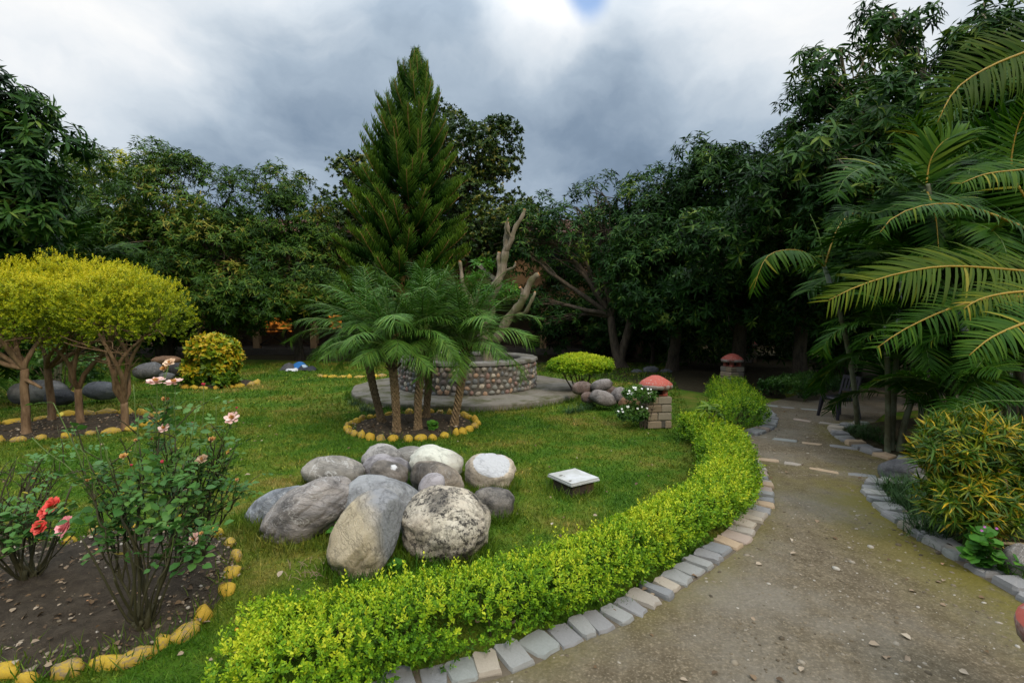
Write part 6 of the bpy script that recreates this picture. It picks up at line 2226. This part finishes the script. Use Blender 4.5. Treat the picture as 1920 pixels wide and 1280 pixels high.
def cloth(name, off, size, col, seed):
    m_ = plain_mat('cloth_' + str(seed), col, .85, .2, 10, .2)
    n = 14
    u, v = np.meshgrid(np.linspace(-1, 1, n), np.linspace(-1, 1, n))
    x, y = u.ravel() * size[0], v.ravel() * size[1]
    fall = np.clip(1.1 - (np.abs(u) ** 2.4 + np.abs(v) ** 2.4).ravel(), 0, 1) ** .6
    z_ = size[2] * fall * (.45 + .9 * vnoise(x * 5, y * 5, 1.4, seed)) + .012
    x = x + .1 * (vnoise(y, x, 4, seed + 1) - .5)
    Q = [[i * n + j, i * n + j + 1, (i + 1) * n + j + 1, (i + 1) * n + j] for i in range(n - 1) for j in range(n - 1)]
    g = Geo()
    g.add(np.stack([x + bc[0] + off[0], y + bc[1] + off[1], z_], 1), quads=Q)
    g.build(name, m_, bundle)


cloth('grey_cloth', (-.30, .05), (.22, .25, .20), (.07, .07, .075), 71)
cloth('blue_cloth', (-.02, .10), (.24, .22, .19), (.02, .12, .34), 72)
cloth('dark_cloth', (.20, -.05), (.28, .2, .12), (.03, .034, .045), 73)
cloth('white_cloth', (-.14, -.22), (.17, .12, .08), (.55, .57, .60), 74)
cloth('pale_cloth', (.16, .0), (.12, .1, .15), (.35, .45, .55), 75)

# ------------------------------------------------------------------ dark plastic chair on the walk
cc = P(1572, 783)
chair = thing('garden_chair', 'dark plastic chair standing on the shaded walk', 'chair', (cc[0], cc[1], 0))
MAT['plastic'] = plain_mat('dark_plastic', (.020, .017, .024), .45, .2, 5, .05, spec=.4)
Rc = Matrix.Translation((cc[0], cc[1], .01)) @ Matrix.Rotation(R(12), 4, 'Z') @ Matrix.Scale(.74, 4)


def taper(g, p0, p1, a0, a1):
    p0, p1 = np.asarray(p0, float), np.asarray(p1, float)
    V = []
    for p, a in ((p0, a0), (p1, a1)):
        for sx, sy in ((-1, -1), (1, -1), (1, 1), (-1, 1)):
            V.append(p + np.array([sx * a[0] / 2, sy * a[1] / 2, 0]))
    g.add(V, quads=[[0, 1, 5, 4], [1, 2, 6, 5], [2, 3, 7, 6], [3, 0, 4, 7], [3, 2, 1, 0], [4, 5, 6, 7]])


n = 9
u, v = np.meshgrid(np.linspace(-1, 1, n), np.linspace(-1, 1, n))
g = Geo()
top_ = np.stack([u.ravel() * .23, v.ravel() * .22 * (1 + .06 * u.ravel()), .43 - .018 * (1 - v.ravel() ** 2) - .012 * u.ravel()], 1)
V = np.concatenate([top_, top_ - [0, 0, .022]])
Q = [[i * n + j, i * n + j + 1, (i + 1) * n + j + 1, (i + 1) * n + j] for i in range(n - 1) for j in range(n - 1)]
Q += [[q[3] + n * n, q[2] + n * n, q[1] + n * n, q[0] + n * n] for q in Q]
g.add(V, quads=Q)
boxg(g, (-.225, 0, .40), (.02, .42, .07))
for s_ in (-1, 1):
    boxg(g, (0, s_ * .218, .40), (.44, .018, .07))
inst('seat', g.mesh('seat', MAT['plastic']), chair, Rc)
for sx, sy in ((-1, -1), (-1, 1), (1, -1), (1, 1)):
    g = Geo()
    taper(g, (sx * .27, sy * .25, 0), (sx * .205, sy * .205, .42), (.045, .04), (.075, .055))
    inst('leg', g.mesh('leg', MAT['plastic'], smooth=False), chair, Rc)
g = Geo()
for s_ in (-1, 1):
    taper(g, (.21, s_ * .205, .42), (.31, s_ * .19, .84), (.035, .05), (.028, .05))
boxg(g, (.312, 0, .83), (.03, .43, .07), ry=.2)
boxg(g, (.245, 0, .56), (.02, .38, .05), ry=.23)
for y_ in (-.12, -.04, .04, .12):
    boxg(g, (.28, y_, .69), (.016, .045, .26), ry=.23)
inst('backrest', g.mesh('backrest', MAT['plastic'], smooth=False), chair, Rc)

# ------------------------------------------------------------------ small plants
def mondo(label, pts, n, ln, seed):
    o_ = Geo()
    for (x, y) in pts:
        c = P(x, y)
        az = rng.uniform(0, 6.28, n)
        th = rng.uniform(.2, 1.15, n)
        base = c + np.c_[rng.normal(0, .05, (n, 2)), np.full(n, .015)]
        d1 = np.c_[np.cos(az) * np.sin(th), np.sin(az) * np.sin(th), np.cos(th)]
        L = ln * rng.uniform(.6, 1.15, n)
        M = frames(d1, np.c_[np.zeros((n, 2)), np.ones(n)])
        tv = np.array([[-.5, 0, 0], [.5, 0, 0], [-.45, .4, -.05], [.45, .4, -.05], [-.3, .75, -.22], [.3, .75, -.22], [0, 1, -.48]], float)
        tf = np.array([[0, 1, 3], [0, 3, 2], [2, 3, 5], [2, 5, 4], [4, 5, 6]])
        scatter(o_, tv, tf, base, M, np.stack([np.full(n, .006), L, L], 1), np.clip(rng.normal(.5, .2, n), 0, 1))
    c = P(*pts[0])
    ob = o_.build('mondo_grass', MAT['mondo'], None, origin=(c[0], c[1], 0))
    tag(ob, label, 'grass clump', 'mondo grass clumps in the bed right of the walk', 'stuff')


mondo('large dark mondo grass clump at the tip of the croton bed', [(1672, 925), (1695, 935), (1715, 925), (1735, 940), (1755, 930), (1690, 955), (1720, 960), (1750, 955)], 190, .20, 1)
mondo('smaller mondo grass clump nearer along the slab edging', [(1725, 1000), (1745, 1010), (1760, 995), (1735, 985)], 190, .17, 2)
mondo('dark grass spreading under the palms by the curved edging', [(1600, 815), (1620, 825), (1640, 815), (1610, 808), (1650, 832), (1670, 840)], 150, .17, 3)
mondo('dark green grass fringe at the right end of the round platform', [(1085, 772), (1100, 768), (1070, 775), (1110, 762)], 130, .14, 4)
mondo('dark green grass fringe at the left end of the round platform', [(665, 760), (685, 770), (672, 748), (700, 776)], 130, .14, 5)


def weed(label, base, h, n, leaf, seed, flowers=0):
    random.seed(seed)
    base = np.asarray(base, float)
    root = thing('weed', label, 'plant', (base[0], base[1], 0), None)
    t, g = Geo(), Geo()
    pts = []
    for k in range(n):
        a = k * 2.4
        e = base + np.array([math.cos(a) * h * .45 * random.random(), math.sin(a) * h * .45 * random.random(), h * random.uniform(.35, 1.0)])
        p_ = limb(t, base, e, .004, .002, .15, 5, 4, .01)
        pts += [p_[-1], p_[-2], p_[2]]
    pts = np.array(pts)
    rosettes(g, pts, nrm(rdir(len(pts)) * .4 + [0, -.2, 1]), 5, leaf, tv=OVAL6_T * [1.7, 1, 1], tf=OVAL6_F, droop=.1, polar=(45, 90), rnd=np.full(len(pts), .5))
    t.build('stems', MAT['cane_g'], root)
    g.build('foliage', MAT['weed'], root, kind='stuff')
    for k in range(flowers):
        M = Matrix.Translation(Vector(base + np.array([random.uniform(-.06, .06), -.05, h * random.uniform(.9, 1.15)]))) @ Matrix.Rotation(1.0, 4, 'X') @ Matrix.Scale(.011, 4)
        inst('flower', PURP, root, M)


MP['purple'] = petal_mat('purple_petal', (.40, .10, .38), (.5, .2, .48))
PURP = flower_mesh('purple_flower', [MP['purple']], [(5, 0, 1, .8, 30, 0)], 8)
weed('leafy green weed with small purple flowers by the slab edging at right', P(1838, 1072), .30, 8, .06, 1, 3)
weed('low bright weed next to the mottled boulder at the right edge', P(1893, 1085), .14, 5, .05, 2)
weed('low green weed at the foot of the tan standing boulder', P(745, 1075), .08, 5, .04, 3)
weed('low green weed between the veined and tan boulders', P(628, 1010), .10, 6, .04, 4)
weed('small seedling in the middle of the palm ring bed', P(810, 812), .16, 5, .06, 5)
# sapling growing out of the hedge
sb = np.array([2.42, 6.25, 0])
sap = thing('sapling', 'thin sapling with drooping leaf tufts growing out of the hedge', 'sapling', sb)
t, g = Geo(), Geo()
top = A(1332, 760, 6.25)
tube(t, wig(bez(sb, sb * .5 + top * .5, top, 8), .02, 3, 2), np.linspace(.012, .006, 8), 6)
br = [top, A(1322, 765, 6.2), A(1345, 770, 6.3), A(1365, 795, 6.1), A(1350, 840, 6.0), A(1335, 850, 5.9), A(1372, 830, 6.0)]
for e in br[1:]:
    limb(t, sb * .4 + top * .6, e, .006, .003, .2, 6, 5, .02)
t.build('trunk', MAT['bark'], sap)
br = np.array(br)
rosettes(g, br, nrm(np.tile([[0, -.1, 1.0]], (len(br), 1))), 11, .17, droop=.55, polar=(40, 100), rnd=np.array([.75, .7, .5, .6, .5, .55, .5]), tf=OVAL6_F, tv=LANCE6_T)
g.build('crown', MAT['clipped'], sap, kind='stuff')
# bamboo pole in the right bed
g = Geo()
p0, p1 = P(1845, 1016, .06), P(1960, 1022, .05)
for k in range(5):
    a_, b_ = p0 + (p1 - p0) * k / 5, p0 + (p1 - p0) * (k + 1) / 5
    tube(g, [a_, a_ + (b_ - a_) * .06, a_ + (b_ - a_) * .5, a_ + (b_ - a_) * .94, b_], [.014, .011, .011, .011, .014], 8)
pole = g.build('bamboo_pole', plain_mat('bamboo', (.27, .215, .12), .6, .25, 12, .2), None, origin=p0)
tag(pole, 'pale bamboo pole lying behind the weed in the croton bed', 'pole')

# ------------------------------------------------------------------ grass, gravel, litter
BOULD = [(o.location.x, o.location.y, max(o.dimensions.x, .1) * .5) for o in scene.objects if o.name.startswith('boulder')]
def lawn_ok(x, y):
    ok = ~inside(PATH, x, y)
    for poly in (BED_ROSE, BED_PALM, BED_LEFT, BED_CROTON, BED_R1, BED_R2):
        ok &= ~inside(poly, x, y)
    ok &= np.hypot(x - WX, y - WY) > 2.37
    ok &= ~((x > 2.6 + 0.25 * (y - 7)) & (y > 6.6))
    return ok


def blades(g, x, y, h, w, lean=.55, r=None):
    n = len(x)
    az = rng.uniform(0, 6.28, n)
    th = np.abs(rng.normal(lean, .3, n))
    d = np.c_[np.cos(az) * np.sin(th), np.sin(az) * np.sin(th), np.cos(th)]
    M = frames(d, np.c_[rng.normal(0, 1, (n, 2)), np.full(n, .6)])
    tv = np.array([[-.5, 0, 0], [.5, 0, 0], [-.35, .55, .04], [.35, .55, .04], [0, 1, -.12]], float)
    tf = np.array([[0, 1, 3], [0, 3, 2], [2, 3, 4]])
    r = np.clip(rng.normal(.45, .2, n) + np.where(rng.random(n) < .06, .5, 0), 0, 1) if r is None else r
    scatter(g, tv, tf, np.c_[x, y, np.zeros(n)], M, np.stack([w, h, h], 1), r)


def spread(y0, y1, dens):
    n = int(dens * (y1 * y1 - y0 * y0) * 1.12)
    y = np.sqrt(rng.uniform(y0 * y0, y1 * y1, n))
    x = rng.uniform(-1.12, .75, n) * y
    ok = lawn_ok(x, y)
    return x[ok], y[ok]


g = Geo()
for y0, y1, dens, h, w in ((1.7, 3.2, 5600, .034, .0042), (3.2, 5.2, 3300, .039, .0060), (5.2, 8.5, 1350, .046, .0095), (8.5, 16.5, 320, .07, .017)):
    x, y = spread(y0, y1, dens)
    k = .35 + .6 * vnoise(x, y, 1.6, 21) + .7 * vnoise(x, y, 7.0, 22) ** 2
    blades(g, x, y, h * k * rng.uniform(.6, 1.3, len(x)), np.full(len(x), w), .7)
# longer tufts where the mower does not reach: round the boulders, the borders and the slab
tx, ty = [], []
for (bx, by, br_) in BOULD:
    if by < 6:
        a = rng.uniform(0, 6.28, 900)
        rr = br_ * rng.uniform(.7, 1.15, 900)
        tx.append(bx + np.cos(a) * rr)
        ty.append(by - .05 + np.sin(a) * rr)
for line, sp, m_ in ((ROSE_LINE, .07, 900), (np.concatenate([BED_PALM, BED_PALM[:1]]), .05, 500), (HLINE + [-.25, .05], .08, 900)):
    i = rng.integers(0, len(line) - 1, m_)
    f = rng.random((m_, 1))
    q = line[i] * (1 - f) + line[i + 1] * f + rng.normal(0, sp, (m_, 2))
    tx.append(q[:, 0]); ty.append(q[:, 1])
a = rng.uniform(0, 6.28, 300)
tx.append(sc[0] + np.cos(a) * rng.uniform(.14, .3, 300)); ty.append(sc[1] + np.sin(a) * rng.uniform(.14, .3, 300))
a = rng.uniform(3.3, 6.2, 1400)
tx.append(WX + np.cos(a) * rng.uniform(2.36, 2.46, 1400)); ty.append(WY + np.sin(a) * rng.uniform(2.36, 2.46, 1400))
tx, ty = np.concatenate(tx), np.concatenate(ty)
ok = ~inside(PATH, tx, ty)
tx, ty = tx[ok], ty[ok]
blades(g, tx, ty, rng.uniform(.05, .14, len(tx)), np.full(len(tx), .0065), .5, np.clip(rng.normal(.35, .2, len(tx)), 0, .8))
o = g.build('lawn_grass', MAT['blade'], None, kind='stuff')
tag(o, 'short patchy lawn grass around the boulders and beds', 'grass')

# gravel pressed into the walk
MAT['gravel'] = leaf_mat('gravel', [(0, (.06, .048, .032)), (.4, (.14, .11, .07)), (.75, (.23, .195, .145)), (1, (.36, .33, .28))], .85, 0, .2)
V0, F0 = ico(1)
keep = V0[F0].mean(1)[:, 2] > -.2
F1 = F0[keep]
n = 15000
y = np.sqrt(rng.uniform(1.6 ** 2, 7.5 ** 2, n))
x = rng.uniform(-.35, 1.1, n) * y
ok = inside(PATH, x, y) & (dist_to_line(x, y, EDGE_L) > .10) & (dist_to_line(x, y, EDGE_R) > .1)
x, y = x[ok], y[ok]
n = len(x)
s = rng.gamma(1.6, .0021, n) + .0018
az = rng.uniform(0, 6.28, n)
M = np.stack([np.stack([np.cos(az), np.sin(az), az * 0], 1), np.stack([-np.sin(az), np.cos(az), az * 0], 1), np.tile([0, 0, 1.0], (n, 1))], 2)
g = Geo()
scatter(g, V0, F1, np.c_[x, y, np.full(n, .008)], M, np.stack([s * rng.uniform(1, 1.6, n), s, s * .42], 1), np.clip(rng.normal(.55, .25, n), 0, 1))
o = g.build('path_gravel', MAT['gravel'], None, kind='stuff')
tag(o, 'pale gravel pressed into the earth walk', 'gravel')


def bed_litter(name, label, poly, n, pebbles, z, smin=.006, smax=.02, leaf=(.02, .05)):
    x0, y0 = np.asarray(poly).min(0)
    x1, y1 = np.asarray(poly).max(0)
    g = Geo()
    x, y = rng.uniform(x0, x1, n), rng.uniform(y0, y1, n)
    ok = inside(poly, x, y)
    x, y = x[ok], y[ok]
    m_ = len(x)
    az = rng.uniform(0, 6.28, m_)
    d = np.c_[np.cos(az), np.sin(az), rng.normal(.1, .2, m_)]
    scatter(g, OVAL6_T * [1.3, 1, 2.2], OVAL6_F, np.c_[x, y, z + rng.uniform(0, .02, m_)], frames(d, np.c_[rng.normal(0, .35, (m_, 2)), np.ones(m_)]), rng.uniform(*leaf, m_), np.clip(rng.beta(1.6, 2, m_), 0, .97))
    x, y = rng.uniform(x0, x1, pebbles), rng.uniform(y0, y1, pebbles)
    ok = inside(poly, x, y)
    x, y = x[ok], y[ok]
    m_ = len(x)
    s = rng.uniform(smin, smax, m_) * rng.uniform(.4, 1, m_)
    az = rng.uniform(0, 6.28, m_)
    M = np.stack([np.stack([np.cos(az), np.sin(az), az * 0], 1), np.stack([-np.sin(az), np.cos(az), az * 0], 1), np.tile([0, 0, 1.0], (m_, 1))], 2)
    scatter(g, V0, F1, np.c_[x, y, np.full(m_, z)], M, np.stack([s * 1.3, s, s * .6], 1), np.clip(rng.normal(.5, .25, m_), 0, 1), mi=1)
    o = g.build(name, [MAT['litter'], MAT['gravel']], None, kind='stuff')
    tag(o, label, 'leaf litter')


bed_litter('leaf_litter', 'dry leaves and small stones on the soil of the rose bed', BED_ROSE, 1900, 2200, .035, .004, .016, (.012, .04))
bed_litter('leaf_litter', 'bits of dry leaf on the soil of the palm ring bed', BED_PALM, 260, 200, .045)
bed_litter('leaf_litter', 'dry leaves on the soil under the golden topiary', BED_LEFT, 700, 300, .035)
bed_litter('leaf_litter', 'dead leaves on the shaded bed right of the walk', BED_R1, 700, 200, .035)
rp = np.random.default_rng(5)
for k, (x, y, s_) in enumerate(((437, 1182, .035), (358, 1172, .03), (345, 1222, .028), (392, 1235, .02))):
    p = P(x, y, .025)
    gq = Geo()
    scatter(gq, OVAL6_T * [1.4, 1, 2.5], OVAL6_F, p[None], frames(np.array([[math.cos(k * 2), math.sin(k * 2), .1]]), np.array([[.2, -.5, 1.0]])), np.array([s_]), np.array([1.0 if k == 0 else .7]))
    oo = gq.build('fallen_leaf', MAT['litter'], None, origin=p)
    tag(oo, ['orange fallen leaf on the lawn left of the hedge', 'tan fallen leaf beside the yellow border stones', 'brown fallen leaf on the lawn below the yellow border', 'small brown fallen leaf close to the hedge end'][k], 'leaf', 'fallen leaves on the lawn')
# withered twigs on the lawn in front of the heap
tw = thing('dry_twigs', 'little pile of dry twigs on the lawn in front of the boulders', 'twigs', P(570, 1075))
g = Geo()
for k in range(26):
    c = P(575 + random.uniform(-38, 38), 1072 + random.uniform(-16, 16), .015)
    a = random.random() * 3.14
    L = random.uniform(.04, .10)
    e = c + np.array([math.cos(a) * L, math.sin(a) * L, random.uniform(0, .03)])
    tube(g, wig(bez(c, c * .5 + e * .5 + [0, 0, .02], e, 5), .008, 12, k), [.0022, .002, .0018, .0014, .001], 4)
g.build('twigs', plain_mat('dry_twig', (.22, .16, .10), .9, .3, 20, .1), tw, kind='stuff')


def strew(name, label, n, xr, yr, test, z, sizes):
    y = rng.uniform(*yr, n)
    x = rng.uniform(*xr, n) * y
    ok = test(x, y)
    x, y = x[ok], y[ok]
    m_ = len(x)
    az = rng.uniform(0, 6.28, m_)
    g = Geo()
    scatter(g, OVAL6_T * [1.2, 1, 2.4], OVAL6_F, np.c_[x, y, np.full(m_, z)], frames(np.c_[np.cos(az), np.sin(az), rng.normal(.05, .2, m_)], np.c_[rng.normal(0, .3, (m_, 2)), np.ones(m_)]),
            rng.uniform(*sizes, m_), np.clip(rng.beta(2, 2, m_), 0, .99))
    tag(g.build(name, MAT['litter'], None, kind='stuff'), label, 'leaf litter')


strew('leaf_litter', 'scattered dry leaves on the earth walk', 260, (-.2, 1.05), (1.8, 10), lambda x, y: inside(PATH, x, y), .014, (.015, .05))
strew('leaf_litter', 'scattered dry leaves on the lawn', 420, (-1.1, .6), (2.0, 14), lawn_ok, .035, (.02, .055))
